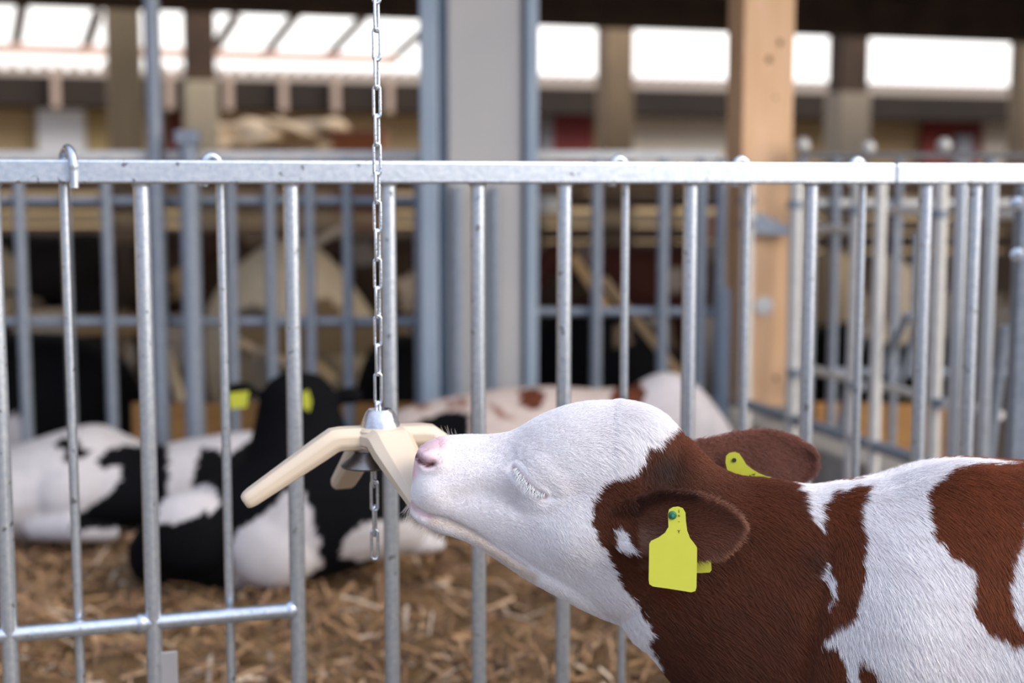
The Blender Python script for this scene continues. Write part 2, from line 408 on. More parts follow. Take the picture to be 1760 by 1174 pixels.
# openings in the far wall and things on it
def wall_panel(name, x0, x1, y0, y1, mtl, off=.30, th=.08):
    a = wallpt(x0, y0, off); b = wallpt(x1, y1, off)
    c = (a+b)/2; return MB().box(c, ((b-a).dot(WD), th, a.z-b.z), rotz(WA), .005)
def glass_mat():
    m = bpy.data.materials.new('bright_window_glass'); m.use_nodes = True; b = m.node_tree.nodes['Principled BSDF']
    b.inputs['Base Color'].default_value = (.97, .95, .93, 1); b.inputs['Roughness'].default_value = .08  # daylight in the window put into a near-white opaque colour
    b.inputs['Coat Weight'].default_value = .5
    return m
o = setp(wall_panel('', 62, 148, 182, 262, glass_mat(), .3).build('window_1', glass_mat()), kind='structure')
wf = wall_panel('', 56, 64, 178, 268, CREAM, .28); f2 = wall_panel('', 146, 184, 178, 268, CREAM, .28); wf.add(f2.v, f2.f)
wf.build('window_frame', mat('yellow_frame', (.46, .34, .15), .8), o)
struct('wall_cream', wall_panel('', 1075, 1248, 192, 330, CREAM, .28), CREAM)
struct('trim_6', wall_panel('', 1688, 1745, 190, 330, CREAM, .28), CREAM)
d = setp(wall_panel('', 948, 1016, 198, 330, REDP, .27).build('door_1', REDP), kind='structure')
fr = wall_panel('', 930, 948, 190, 330, GREYP, .26); fr.build('door_frame', GREYP, d)
d = setp(wall_panel('', 1585, 1680, 206, 330, REDP, .27).build('door_2', REDP), kind='structure')
wall_panel('', 1640, 1668, 232, 300, GREYP, .2).build('door_panel', GREYP, d)

setp(wall_panel('', 286, 316, 178, 330, REDP, .27).build('door_3', mat('dark_red_door', (.13, .02, .015), .7)), kind='structure')
hp = MB(); rs = random.Random(3)
for k in range(26):
    x_ = rs.uniform(375, 600); q = at(x_, rs.uniform(218, 262), 12.2); hp.ell((q.x, q.y+rs.uniform(-.2, .2), q.z), (rs.uniform(.12, .3), .2, rs.uniform(.03, .09)), Matrix.Rotation(rs.uniform(-.4, .4), 3, 'Y'), 10, 6)
qa = at(380, 262, 12.2); qb = at(600, 262, 12.2)
hp.box(((qa.x+qb.x)/2, 12.25, qa.z/2), (qb.x-qa.x, .5, qa.z))
hme, hco = remesh(hp, .03, 2, 'hay_stack')
hcol_ = np.array([.46, .33, .20])*(1+.5*sn(hco[:, 0]*9, hco[:, 2]*14, 1.0)[:, None]); set_col(hme, np.clip(hcol_, .03, .9))
hs = link('hay_stack', hme, STRAW); origin_to(hs, ((qa.x+qb.x)/2, 12.25, 0)); setp(hs, 'blurred pale hay stack left of the chain below the far opening', 'hay')
qa = at(574, 226, 10.9); qb = at(660, 226, 10.9)
root = empty('orange_bin', ((qa.x+qb.x)/2, 10.9, 0), 'orange brown bin blurred right behind the chain', 'bin')
MB().box(((qa.x+qb.x)/2, 10.9, qa.z/2-.02), (qb.x-qa.x, .4, qa.z-.04), None, .02).build('bin_body', mat('orange_bin_plastic', (.42, .13, .04), .6), root)
MB().box(((qa.x+qb.x)/2, 10.9, qa.z-.02), (qb.x-qa.x+.03, .44, .05), None, .012).build('lid', mat('orange_lid', (.36, .12, .05), .6), root)

# ================================================================== middle distance barn furniture
def hrail(px0, px1, py, Y, r, name, mtl, parent, Y1=None):
    a = at(px0, py, Y); b = at(px1, py, Y1 or Y); b.z = a.z
    return MB().tube([a, b], r, 12).build(name, mtl, parent)
# rear pen fence
YR = 4.95
def rear_panel(x0, x1, bars, label, rails, topx1=None, bot=.12, topm=None):
    c = at((x0+x1)/2, 500, YR); root = empty('pen_fence_panel', (c.x, YR, 0), label, 'fence')
    a = at(x0, 268, YR); b = at(topx1 or x1, 268, YR)
    MB().box(((a.x+b.x)/2, YR, a.z), (b.x-a.x, .05, .022 if topm else .036), None, .004).build('top_rail', topm or GALVW, root)
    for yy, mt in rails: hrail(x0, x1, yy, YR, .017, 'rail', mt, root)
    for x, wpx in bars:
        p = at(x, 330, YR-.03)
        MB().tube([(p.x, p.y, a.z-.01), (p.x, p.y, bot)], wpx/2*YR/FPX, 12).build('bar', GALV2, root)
    return root
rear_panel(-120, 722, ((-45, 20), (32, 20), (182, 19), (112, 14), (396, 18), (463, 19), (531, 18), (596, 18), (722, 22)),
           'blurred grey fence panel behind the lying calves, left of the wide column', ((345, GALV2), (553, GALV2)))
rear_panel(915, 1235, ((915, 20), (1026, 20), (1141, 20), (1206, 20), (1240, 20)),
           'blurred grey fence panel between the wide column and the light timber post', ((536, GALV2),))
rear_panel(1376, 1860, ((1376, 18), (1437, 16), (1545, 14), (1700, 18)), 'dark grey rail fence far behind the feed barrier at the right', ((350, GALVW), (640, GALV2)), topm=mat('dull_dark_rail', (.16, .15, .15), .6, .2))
p = at(268, 300, 4.9)
o = MB().tube([(p.x, p.y, 0), (p.x, p.y, 2.9)], .028, 16).build('tall_steel_post', GALV2); origin_to(o, (p.x, p.y, 0))
setp(o, 'tall round steel post rising past the frame top behind the left fence', 'post')
p = at(325, 300, 4.85); z1 = at(325, 226, 4.85).z
root = empty('short_steel_post', (p.x, p.y, 0), 'thick short galvanised post ending just above the fence rails', 'post')
MB().tube([(p.x, p.y, 0), (p.x, p.y, z1)], .034, 16).build('post', GALV2, root)
MB().box((p.x, p.y, z1-.02), (.078, .078, .05), None, .006).build('cap', GALV2, root)

# the wide grey column
YC = 4.62
root = empty('steel_column', (at(822, 300, YC).x, YC, 0), 'wide grey column with two blue grey flanges in the middle of the barn', 'column')
def colpart(x0, x1, name, mtl, dy=0, dep=.2, z0=0, z1=3.3):
    a = at(x0, 300, YC+dy); b = at(x1, 300, YC+dy)
    return MB().box(((a.x+b.x)/2, YC+dy+dep/2, (z0+z1)/2), (b.x-a.x, dep, z1-z0), None, .006).build(name, mtl, root)
colpart(770, 897, 'core', STEELC, 0, .24)
colpart(752, 772, 'groove', STEELB, .05, .15); colpart(895, 905, 'groove', STEELB, .05, .15)
colpart(722, 753, 'flange', STEELB, -.02, .26); colpart(903, 925, 'flange', STEELB, -.02, .26)
zr = at(800, 320, YC).z
for x in (786, 850):
    p = at(x, 400, YC-.03); MB().tube([(p.x, p.y, 0), (p.x, p.y, zr)], .017, 12).build('pipe', GALV2, root)

# light timber post
YT = 5.0
a = at(1256, 300, YT); b = at(1372, 300, YT); zb = at(1300, 700, YT).z
root = empty('timber_post', ((a.x+b.x)/2, YT, 0), 'light square timber post with steel bracket in front of the far opening', 'post')
ang = R(9); wd_ = .19; tfn = Vector((math.sin(R(9)), -math.cos(R(9)), 0))
ctr = Vector(((a.x+b.x)/2-.005, YT+.1, 0))
MB().box((ctr.x, ctr.y, (zb+3.2)/2), (.185, .185, 3.2-zb), rotz(ang), .006).build('post', WOODL, root)
MB().box((ctr.x, ctr.y, zb/2), (.26, .24, zb), rotz(ang), .01).build('concrete_foot', CONC, root)
kn = mat('knot', (.20, .09, .03), .8)
for x, y, s in ((1341, 73, .010), (1322, 102, .011), (1333, 168, .005), (1334, 650, .009)):
    q2 = on_plane(x, y, ctr+tfn*.0925, tfn)
    MB().ell(q2, (s, .004, s*1.2), rotz(R(9)), n=14, m=6).build('knot', kn, root)
p = on_plane(1313, 526, ctr+tfn*.0975, tfn); M = Matrix.Rotation(R(90), 3, 'X')
MB().lathe([(.0, .012), (.012, .012), (.033, .008), (.034, -.006), (.0, -.006)], p, 24, M).build('washer', WHITEP, root)
m = MB(); q = [at(1296, 365, YT-.03), at(1312, 368, YT-.03), at(1358, 392, YT-.03), at(1358, 405, YT-.03), at(1296, 402, YT-.03)]
m.add([v for v in q]+[v+Vector((0, .03, 0)) for v in q], [(0, 1, 2, 3, 4), (9, 8, 7, 6, 5)]+[(i, (i+1) % 5, (i+1) % 5+5, i+5) for i in range(5)])
m.build('bracket', GALV, root, 0)
# grey block beside the post (galvanised gate hinge gear)
p = at(1247, 470, 4.98)
for x, wpx, y0, y1, mt, lab in ((1246, 16, 520, 720, STEELB, 'dark blue grey gate post beside the light timber post'), ):
    p = at(x, y0, 4.9); q = at(x, y1, 4.9)
    o = MB().box((p.x, p.y, p.z/2+.1), (wpx*4.9/FPX, .05, p.z-.1), None, .004).build('gate_post', mt); origin_to(o, (p.x, p.y, 0)); setp(o, lab, 'post')
a = at(1212, 372, 5.6); b = at(1262, 410, 5.6)
o = MB().box(((a.x+b.x)/2, 5.6, (a.z+b.z)/2), (b.x-a.x+.05, .1, a.z-b.z), None, .005).build('timber_beam', mat('redbrown_timber', (.20, .08, .04), .8)); setp(o, 'short reddish brown beam end left of the light timber post', 'beam')
origin_to(o, ((a.x+b.x)/2, 5.6, b.z))

# headlock feed barrier returning towards the viewer on the right
BP0 = at(1285, 690, 4.8); BP1 = at(1560, 787, 3.86)
BD = (BP1-BP0); BD.z = 0; BD.normalize(); BN = Vector((-BD.y, BD.x, 0))
def bar_pt(px, py, off=0): return on_plane(px, py, BP0+BN*off, BN)
root = empty('feed_barrier', (BP0.x, BP0.y, 0), 'galvanised headlock feed barrier of pale upright tubes behind the right fence', 'barrier')
def brail(x0, x1, py, r, mtl, name='rail', off=0):
    a = bar_pt(x0, py, off); b = bar_pt(x1, py, off); b.z = a.z
    MB().tube([a, b], r, 12).build(name, mtl, root)
brail(1270, 1840, 690, .018, GALV2, 'bottom_rail')
for x, y0, y1, wpx, mt in ((1284, 300, 720, 24, GALVW), (1368, 300, 740, 24, GALVW), (1398, 310, 600, 12, GALV2), (1473, 300, 790, 24, GALVW), (1512, 305, 800, 21, GALVW),
                           (1615, 305, 800, 25, GALVW), (1650, 305, 800, 24, GALV), (1702, 305, 700, 23, GALV)):
    p = bar_pt(x, 400); z0 = bar_pt(x, y1).z; z1 = bar_pt(x, 290).z
    z0 = min(z0, .55)*0 + .03
    r_ = wpx/2*p.y/FPX
    MB().tube([(p.x, p.y, z0), (p.x, p.y, z1)], r_, 14).build('upright', mt, root)
for x0, y0, x1, y1, wpx in ((1605, 470, 1545, 660, 14), (1560, 540, 1515, 640, 14), (1728, 560, 1694, 830, 20), (1480, 560, 1445, 740, 18)):
    a = bar_pt(x0, y0, .06); b = bar_pt(x1, y1, .06)
    MB().tube([a, b], wpx/2*a.y/FPX, 10).build('headlock_arm', GALV2, root)
for x, y in ((1368, 352), (1473, 362), (1615, 368), (1284, 345), (1284, 385), (1368, 640), (1473, 662), (1615, 692)):
    p = bar_pt(x, y); rr = 15*p.y/FPX
    MB().tube([p-Vector((0, 0, .012)), p+Vector((0, 0, .012))], rr, 14).build('clamp', GALV2, root)
for x, y in ((1380, 250), (1492, 254), (1622, 250)):
    p = at(x, y, YR); MB().ell(p, (.026, .03, .028), n=14, m=8).build('latch', GALVW, root)
for x0, x1, y in ((1408, 1470, 392), (1520, 1600, 362), (1690, 1750, 368), (1400, 1470, 636), (1510, 1580, 662), (1640, 1720, 694)):
    a = bar_pt(x0, y, .25); b = bar_pt(x1, y, .25); b.z = a.z
    MB().tube([a, b], .014, 10).build('crossbar', GALVW, root)
for x, y0, y1 in ((1437, 350, 640), (1540, 370, 660), (1575, 400, 650)):
    a = bar_pt(x, y0, .25); b = bar_pt(x, y1, .25)
    MB().tube([a, (a.x, a.y, b.z)], .011, 10).build('crossbar_upright', GALV2, root)
# concrete kerb below the barrier
a = BP0+BD*-.2; b = BP1+BD*1.0; kz = .32
c = (a+b)/2+BN*.16; 
o = MB().box((c.x, c.y, kz/2), ((b-a).length, .2, kz), rotz(math.atan2(BD.y, BD.x)), .01).build('concrete_kerb', CONC); origin_to(o, (c.x, c.y, 0))
setp(o, 'grey concrete kerb under the feed barrier on the right', 'kerb')
# right hand gate post with bolt
p = at(1752, 500, 3.0); zt = at(1752, 318, 3.0).z
root = empty('bolted_post', (p.x, p.y, 0), 'grey galvanised post with bolts at the right edge of the picture', 'post')
MB().box((p.x+.01, p.y, zt/2), (.045, .045, zt), None, .005).build('post', GALV2, root)
for yy in (350, 438):
    q = at(1748, yy, 2.96); MB().lathe([(0, .02), (.007, .02), (.008, .004), (.014, .003), (.014, -.004), (0, -.004)], q, 16, Matrix.Rotation(R(90), 3, 'X')).build('bolt', ZINC, root)

# timber kick boards / partitions behind the rear fence
def plank(x0, y0, x1, y1, hpx, Y, mtl, name, label, cat, Y1=None, th=.03, group=None, yr=0):
    a = at(x0, y0, Y); b = at(x1, y1, Y1 or Y); h = hpx*Y/FPX
    d = (b-a).normalized(); up = Vector((0, 0, 1)); up = (up-d*up.dot(d)).normalized(); n = d.cross(up)
    M = Matrix((d, n, up)).transposed()
    o = MB().box((a+b)/2, ((b-a).length, th, h), M, .004).build(name, mtl); origin_to(o, (a+b)/2)
    return setp(o, label, cat, group)
plank(230, 772, 715, 773, 162, 5.3, WOODO, 'kick_board', 'orange timber board low behind the black calf', 'board')
plank(1396, 770, 1620, 774, 160, 5.25, WOODO, 'kick_board', 'orange timber board low behind the feed barrier', 'board')
g = None
def partition(x0, x1, label, rows):
    a = at(x0, 400, 9.2); b = at(x1, 400, 9.2); root = empty('board_partition', ((a.x+b.x)/2, 9.2, 0), label, 'partition')
    for k_, (y, h, dy, cc) in enumerate(rows):
        z = at(0, y, 9.2).z; hh_ = h*9.2/FPX
        MB().box(((a.x+b.x)/2, 9.2+dy, z), (b.x-a.x, .05, hh_), None, .006).build('board', cc, root)
    for u_ in np.linspace(0, 1, 4):
        zt_ = at(0, rows[0][0]-10, 9.2).z
        MB().box((a.x+(b.x-a.x)*u_, 9.27, zt_/2), (.09, .07, zt_), None, .005).build('upright', WOODT, root)
BA = mat('board_brown', (.22, .15, .09), .8, col2=(.16, .10, .06), scale=4); BB = mat('board_tan', (.42, .31, .19), .8, col2=(.34, .24, .14), scale=4); BC = mat('board_dark', (.09, .055, .035), .9)
partition(-80, 735, 'brown board partition behind the left rear fence', ((318, 26, 0, BA), (350, 24, .03, BC), (376, 16, -.02, BB), (402, 24, .03, BA), (432, 30, .02, BC), (490, 84, .03, BC)))
partition(925, 1262, 'board partition right of the wide column', ((318, 24, 0, BA), (346, 24, .03, BC), (376, 18, -.02, BB), (402, 24, .03, BC), (432, 30, .02, BA), (490, 84, .03, BC)))
partition(1374, 1860, 'board partition behind the feed barrier at the right', ((322, 30, 0, BA), (356, 26, .03, BC), (388, 22, -.02, BA), (416, 24, .03, BC), (470, 70, .02, BC)))
plank(130, 560, 260, 556, 34, 6.9, mat('feed_board', (.26, .15, .06), .9), 'partition_board', 'low brown board behind the standing dark cow on the left', 'board')
tb_ = plank(400, 578, 700, 584, 60, 6.4, mat('feed_trough_board', (.20, .13, .06), .9), 'side_board', None, None)
root = empty('feed_trough', (tb_.location.x, 6.4, 0), 'brown feed trough standing below the cream cow', 'trough')
tb_.parent = root; tb_.matrix_parent_inverse = root.matrix_world.inverted()
for x_ in (415, 550, 685):
    p = at(x_, 585, 6.43); MB().box((p.x, p.y, p.z/2), (.05, .05, p.z), None, .004).build('leg', WOODT, root)
plank(405, 585, 560, 650, 14, 4.985, mat('tan_rail', (.34, .24, .15), .8), 'slanting_rail', 'tan rail slanting down towards the black calf head', 'rail')
plank(522, 612, 580, 655, 18, 4.985, mat('ochre_rail', (.40, .26, .12), .8), 'slanting_rail', 'ochre rail end just right of the black calf head', 'rail')
plank(272, 562, 312, 690, 16, 4.985, mat('cream_rail', (.50, .38, .24), .8), 'slanting_rail', 'cream rail leaning behind the thick short post', 'rail')
plank(1036, 478, 1297, 806, 15, 5.55, mat('orange_rail', (.50, .34, .19), .8), 'slanting_rail', 'long pale orange rail slanting down behind the white head of the speckled calf', 'rail')
plank(983, 440, 1196, 748, 18, 6.5, mat('orange_rail_far', (.42, .26, .12), .8), 'slanting_rail', 'orange stick slanting down behind the black cow right of the wide column', 'rail')
plank(520, 430, 600, 385, 14, 6.6, mat('tan_rail_high', (.40, .32, .23), .8), 'slanting_rail', 'pale rail slanting above the cream cow', 'rail')
p = at(945, 350, 9.17)  # bright light patch put in as a white bucket shape
root = empty('light_patch', (p.x, p.y, p.z-.05), 'bright light patch shaped as a small white bucket right of the wide column', 'light patch')
MB().lathe([(0, -.052), (.085, -.052), (.11, .045), (.105, .045), (.08, -.04), (0, -.04)], p, 24).build('patch_body', WHITEP, root)
MB().tube([p+Vector((math.cos(a)*.11, 0, .04+math.sin(a)*.03)) for a in np.linspace(0, math.pi, 12)], .003, 6).build('handle', GALV, root)

# ================================================================== front fence
FA = R(17); FD = Vector((math.cos(FA), math.sin(FA), 0)); FN = Vector((-math.sin(FA), math.cos(FA), 0))
FP = at(880, 297, 2.28)
def fp(px, py, off=0): return on_plane(px, py, FP+FN*off, FN)
fence = empty('fence_panel', (FP.x, FP.y, 0), 'sharp galvanised fence panel with square top rail right behind the calf', 'fence')
RH = .0175
def frail(x0, x1):
    a = fp(x0, 296); b = fp(x1, 296); c = (a+b)/2; c.z = FP.z
    return MB().box(c, ((b-a).length, .035, .035), rotz(FA), .0035)
frail(-260, 1531).build('top_rail', GALV, fence)
frail(1532, 2750).build('top_rail', GALV, fence)['label'] = 'paler right hand length of the top rail'
for x in (-14, 243, 500, 667, 821, 970, 1187, 1394, 1591, 1676, 1830, 1960, 2090, 2220, 2350, 2480, 2610, 2740):
    p = fp(x, 330, 0)
    m = MB().tube([(p.x, p.y, .04), (p.x, p.y, FP.z-RH+.002)], .0122, 20)
    m.tube([(p.x, p.y, FP.z-RH-.004), (p.x, p.y, FP.z-RH+.001)], [.0135, .0150], 20)
    m.build('bar', GALV, fence)
a = fp(-250, 1104); b = fp(500, 1050)
zr = fp(243, 1071).z; a.z = b.z = zr
MB().tube([a, b], .0118, 20).build('lower_rail', GALV, fence)
for x in (243, 500):
    p = fp(x, 1060); MB().ell((p.x, p.y, zr), (.0142, .0138, .0150), n=16, m=8).build('weld', GALV, fence)
a = fp(-260, 1400); b = fp(2750, 1300); a.z = b.z = .10
MB().tube([a, b], .0122, 12).build('bottom_rail', GALV, fence)
p = fp(288, 1150, -.004); pz = fp(288, 1118).z
MB().box((p.x, p.y, pz-.05), (.031, .005, .10), rotz(FA), .002).build('plate', mat('grey_steel_plate', (.36, .35, .36), .5, .4), fence)
# thin rods hooked over the rail
def rod(x, kind, label):
    p = fp(x, 330, .006 if kind else .012); r = .0072; rt = FP.z
    if kind == 1:                      # hook comes forward over the rail
        b0 = p+FN*.016; top = rt+RH+.012
        q = fp(x+18, 330, -.027)
        path = [Vector((b0.x, b0.y, .12)), Vector((b0.x, b0.y, .7)), Vector((b0.x, b0.y, rt-.02)), Vector((b0.x, b0.y, top-.012)),
                Vector((b0.x, b0.y, top-.002))+(q-b0)*.12*Vector((1, 1, 0)).length*0+Vector(((q-b0).x*.15, (q-b0).y*.15, 0)),
                Vector(((b0.x+q.x)/2, (b0.y+q.y)/2, top+.004)),
                Vector((q.x-(q-b0).x*.15, q.y-(q-b0).y*.15, top-.004)), Vector((q.x, q.y, top-.018)), Vector((q.x, q.y, rt)), Vector((q.x, q.y, rt-RH-.006))]
        hi = 3
    else:
        b0 = p+FN*.018; q = b0-FD*.024; top = rt+RH+.0035
        path = [Vector((b0.x, b0.y, .12)), Vector((b0.x, b0.y, .7)), Vector((b0.x, b0.y, rt)), Vector((b0.x, b0.y, top-.010)),
                Vector((b0.x-.004*FD.x, b0.y-.004*FD.y, top-.001)), Vector(((b0.x+q.x)/2, (b0.y+q.y)/2, top+.003)), Vector((q.x+.004*FD.x, q.y+.004*FD.y, top-.001)),
                Vector((q.x, q.y, top-.010)), Vector((q.x, q.y, rt)), Vector((q.x, q.y, rt-RH-.004))]
        hi = 2
    root = empty('hooked_rod', (b0.x, b0.y, .12), label, 'rod')
    MB().tube(path[:3], r, 12).build('rod', GALV, root)
    MB().tube(catmull(path[2:], 6), r*.92, 12).build('hook', ZINC if False else GALV, root)
rod(110, 1, 'thin galvanised rod whose hook laps over the front of the top rail at far left')
rod(381, 0, 'thin galvanised rod between the second and third thick bars from the left')
rod(1082, 0, 'thin galvanised rod seen just above the top of the calf head')
rod(1292, 0, 'thin galvanised rod right above the far ear, in front of the light timber post')
rod(1492, 0, 'rightmost thin galvanised rod, above the white withers of the calf')

# ================================================================== chain
YCH = 1.88; PX = YCH/FPX
pitch = 48.9*PX
def link_mesh():
    Lh = pitch/2+.0016; wr = .0021; hw = 8.2*PX-wr; pts = []
    s = Lh-hw
    for a in np.linspace(0, math.pi, 11): pts.append(Vector((hw*math.cos(a), 0, s+hw*math.sin(a)*1.0)))
    for a in np.linspace(math.pi, 2*math.pi, 11): pts.append(Vector((hw*math.cos(a), 0, -s+hw*math.sin(a))))
    m = MB().tube(pts, wr, 12, closed=True)
    m.tube([Vector((hw, 0, -.0006)), Vector((hw, 0, .0006))], wr*1.22, 12)
    return m
z0 = at(648, 700, YCH).z
chain = empty('hanging_chain', at(650, 960, YCH), 'bright zinc link chain hanging down through the beige chew toy', 'chain')
top = at(645, -40, YCH)
first = link_mesh().build('link', ZINC, chain)
bm_ = first.data
def place_link(o, p, a):
    o.parent = chain; o.matrix_parent_inverse = chain.matrix_world.inverted()
    o.matrix_world = Matrix.Translation(p) @ Matrix.Rotation(a, 4, 'Z')
# upper run: link centres every 48.9 px from y=-23
ys = [76.5+98.6*k-49.3*j for k in range(-1, 7) for j in (0, 1)]
ys = sorted(set(round(y, 1) for y in [76.5+49.25*k for k in range(-4, 14)]))
k = 0
ys = [76.5+49.25*k for k in range(-12, -4)]+ys
for i, y in enumerate(ys):
    x = 647+(650-647)*(y/700)
    o = first if k == 0 else first.copy()
    if k: C.objects.link(o)
    face = (round((y-76.5)/49.25) % 2 == 0)
    place_link(o, at(x, y, YCH), R(12) if face else R(62)); k += 1
for x, y, a in ((642, 811, 66), (643.5, 852, 8), (644, 895, 76), (644, 936, 10)):
    o = first.copy(); C.objects.link(o); place_link(o, at(x, y, YCH), R(a))
# beam that carries the chain, just above the picture
pt = at(646, -110, YCH)
beam = MB().tube([(-3.2, YCH, pt.z+.30), (3.2, YCH, pt.z+.30)], .03, 16).build('overhead_pipe', GALV2)
origin_to(beam, (0, YCH, pt.z+.30)); setp(beam, 'horizontal steel pipe above the picture that carries the chain', 'pipe')

# ================================================================== chew toy
HUB = at(654, 751, YCH)
toy = empty('chew_toy', HUB, 'beige plastic four armed calf chew toy hanging on the chain', 'toy')
def arm(az, el_r, reach, drop, w0, w1, t0, t1, lift=0):
    """octagonal arm: out from the hub, an elbow, then sloping down"""
    d = Vector((math.cos(az), math.sin(az), 0)); s = Vector((-math.sin(az), math.cos(az), 0)); up = Vector((0, 0, 1))
    pts = [(0, 0, 0), (el_r*.9, 0, 0), (el_r*1.03, -.004, .35), (el_r*1.14, -.014, 1)]
    dl = math.atan2(drop, reach-el_r)
    secs = [(.0, .0, 0., w0*1.15, t0), (el_r*.86, 0., 0., w0*1.0, t0), (el_r, -.002, dl*.5, w0, t0*1.05), (el_r+.016, -.002-.016*math.tan(dl), dl, w0*.98, t0)]
    for q in (.35, .7, .93): 
        rr = el_r+.016+(reach-el_r-.016)*q
        secs.append((rr, -.002-.016*math.tan(dl)-(drop-.016*math.tan(dl))*q, dl, w0+(w1-w0)*q, t0+(t1-t0)*q))
    secs.append((reach, -.002-drop, dl, w1*.93, t1*.93)); secs.append((reach+.004, -.002-drop-.003, dl, w1*.7, t1*.7))
    rings = []
    for r_, z_, a_, ww, tt in secs:
        c = HUB+d*r_+up*z_+up*lift*(r_/reach); nrm = up*math.cos(a_)+d*math.sin(a_)
        prof = [(-.5, .18), (-.33, .5), (.33, .5), (.5, .18), (.5, -.22), (.36, -.5), (-.36, -.5), (-.5, -.22)]
        rings.append([c+s*(p_[0]*ww)+nrm*(p_[1]*tt) for p_ in prof])
    m = MB().rings(rings)
    return m
phi = R(15)
arms = MB()
armspec = ((R(180)+phi, .064, .178, .074, .036, .029, .030, .0225, 0.0), (R(270)+R(31), .030, .134, .076, .064, .030, .030, .018, 0.0),
           (phi, .068, .172, .076, .036, .029, .030, .0225, .0), (R(90)+R(25), .046, .165, .078, .044, .038, .028, .021, -.014))
hub = MB().lathe([(.0, .0145), (.030, .0145), (.034, .011), (.034, -.011), (.030, -.0145), (0, -.0145)], HUB, 32)
for m_ in [arm(*a_) for a_ in armspec]:
    o_ = m_.build('arm', PLAST, toy, 28)
    bv = o_.modifiers.new('bevel', 'BEVEL'); bv.width = .0022; bv.segments = 3; bv.limit_method = 'ANGLE'; bv.angle_limit = R(18)
hub.build('hub', PLAST, toy)
ct = at(651, 703, YCH); cb = at(652, 733, YCH); hh = ct.z-cb.z
MB().lathe([(.0085, hh-.002), (.0155, hh), (.0185, hh-.003), (.0225, hh*.55), (.0262, .002), (.0268, -.004), (.0, -.004), (.0085, .0)], (HUB.x, HUB.y, cb.z), 48).build('metal_cone', CAST, toy)
d0 = at(628, 772, YCH).z; d1 = at(628, 800, YCH).z; q = d0-d1
MB().lathe([(.007, .006), (.020, .006), (.0205, -.001), (.0185, -.003), (.0200, -.005), (.027, -q*.55), (.0352, -q*.82), (.0375, -q*.95), (.0360, -q-.0012), (.024, -q*.75), (.007, -q*.3)], (at(630, 772, YCH).x+.002, HUB.y, d0), 56).build('metal_bell', DISH, toy)

# ================================================================== THE CALF
YM = 1.76
mb = MB()
# head: cranium, face and upper muzzle
loft_px(mb, [
 (714, 782, 706, 856, .020, 0), (722, 769, 712, 872, .030, .0), (737, 758, 728, 882, .0375, .0), (760, 751, 752, 890, .041, -.03), (800, 748, 795, 906, .0415, -.05),
 (845, 748, 838, 930, .044, -.02), (885, 741, 885, 958, .050, .06), (930, 716, 935, 990, .060, .12), (985, 697, 990, 1020, .070, .12),
 (1040, 692, 1045, 1050, .076, .08), (1095, 698, 1095, 1070, .078, .05), (1135, 714, 1130, 1075, .072, .05), (1165, 742, 1150, 1060, .055, 0)], YM, 32, .82)
# lower jaw
loft_px(mb, [(704, 866, 706, 882, .012), (714, 868, 722, 897, .022), (745, 870, 752, 912, .027), (795, 885, 800, 927, .027), (850, 905, 852, 957, .028),
 (900, 930, 903, 990, .031), (950, 955, 955, 1018, .036), (1005, 960, 1012, 1049, .034), (1060, 990, 1068, 1072, .018)], YM, 24, .9)
# neck and trunk
loft_px(mb, [(1100, 730, 1050, 1040, .055), (1150, 738, 1085, 1092, .070), (1185, 760, 1120, 1122, .076), (1225, 800, 1160, 1172, .080), (1270, 822, 1215, 1235, .086), (1330, 829, 1290, 1300, .093),
 (1395, 840, 1370, 1360, .108), (1455, 834, 1450, 1400, .130), (1520, 826, 1530, 1420, .148), (1585, 806, 1600, 1440, .160), (1650, 795, 1670, 1450, .168), (1720, 798, 1740, 1455, .178),
 (1850, 806, 1860, 1460, .190), (2050, 808, 2050, 1455, .195), (2250, 800, 2250, 1430, .180), (2400, 806, 2400, 1370, .160), (2500, 840, 2510, 1230, .11), (2550, 930, 2550, 1080, .05)], YM, 36, .86)
for sy in (-1, 1):
    mb.ell(at(752, 790, YM)+Vector((0, sy*.028, 0)), (.024, .014, .020))                # nostril wing
    mb.ell(at(1075, 885, YM)+Vector((0, sy*.062, 0)), (.030, .022, .034))               # ear base
    mb.ell(at(2380, 1100, YM)+Vector((0, sy*.09, 0)), (.13, .07, .19))
    # legs
    for (xs, knee) in (((1560, 1545, 1550, 1545, 1540), 0), ((2400, 2350, 2440, 2420, 2400), 1)):
        zt = .40
        L_ = [at(xs[0], 1300, YM), at(xs[1], 1420, YM), at(xs[2], 1560, YM), at(xs[3], 1700, YM), at(xs[4], 1880, YM)]
        zs = (.46, .36, .22, .12, .035); rr = (.06, .045, .026, .02, .026)
        mb.tube([Vector((l.x, YM+sy*.10, z)) for l, z in zip(L_, zs)], list(rr), 14)
mb.tube([at(2545, 900, YM), at(2575, 960, YM), at(2585, 1100, YM), at(2575, 1300, YM)], [.02, .017, .012, .018], 10)   # tail

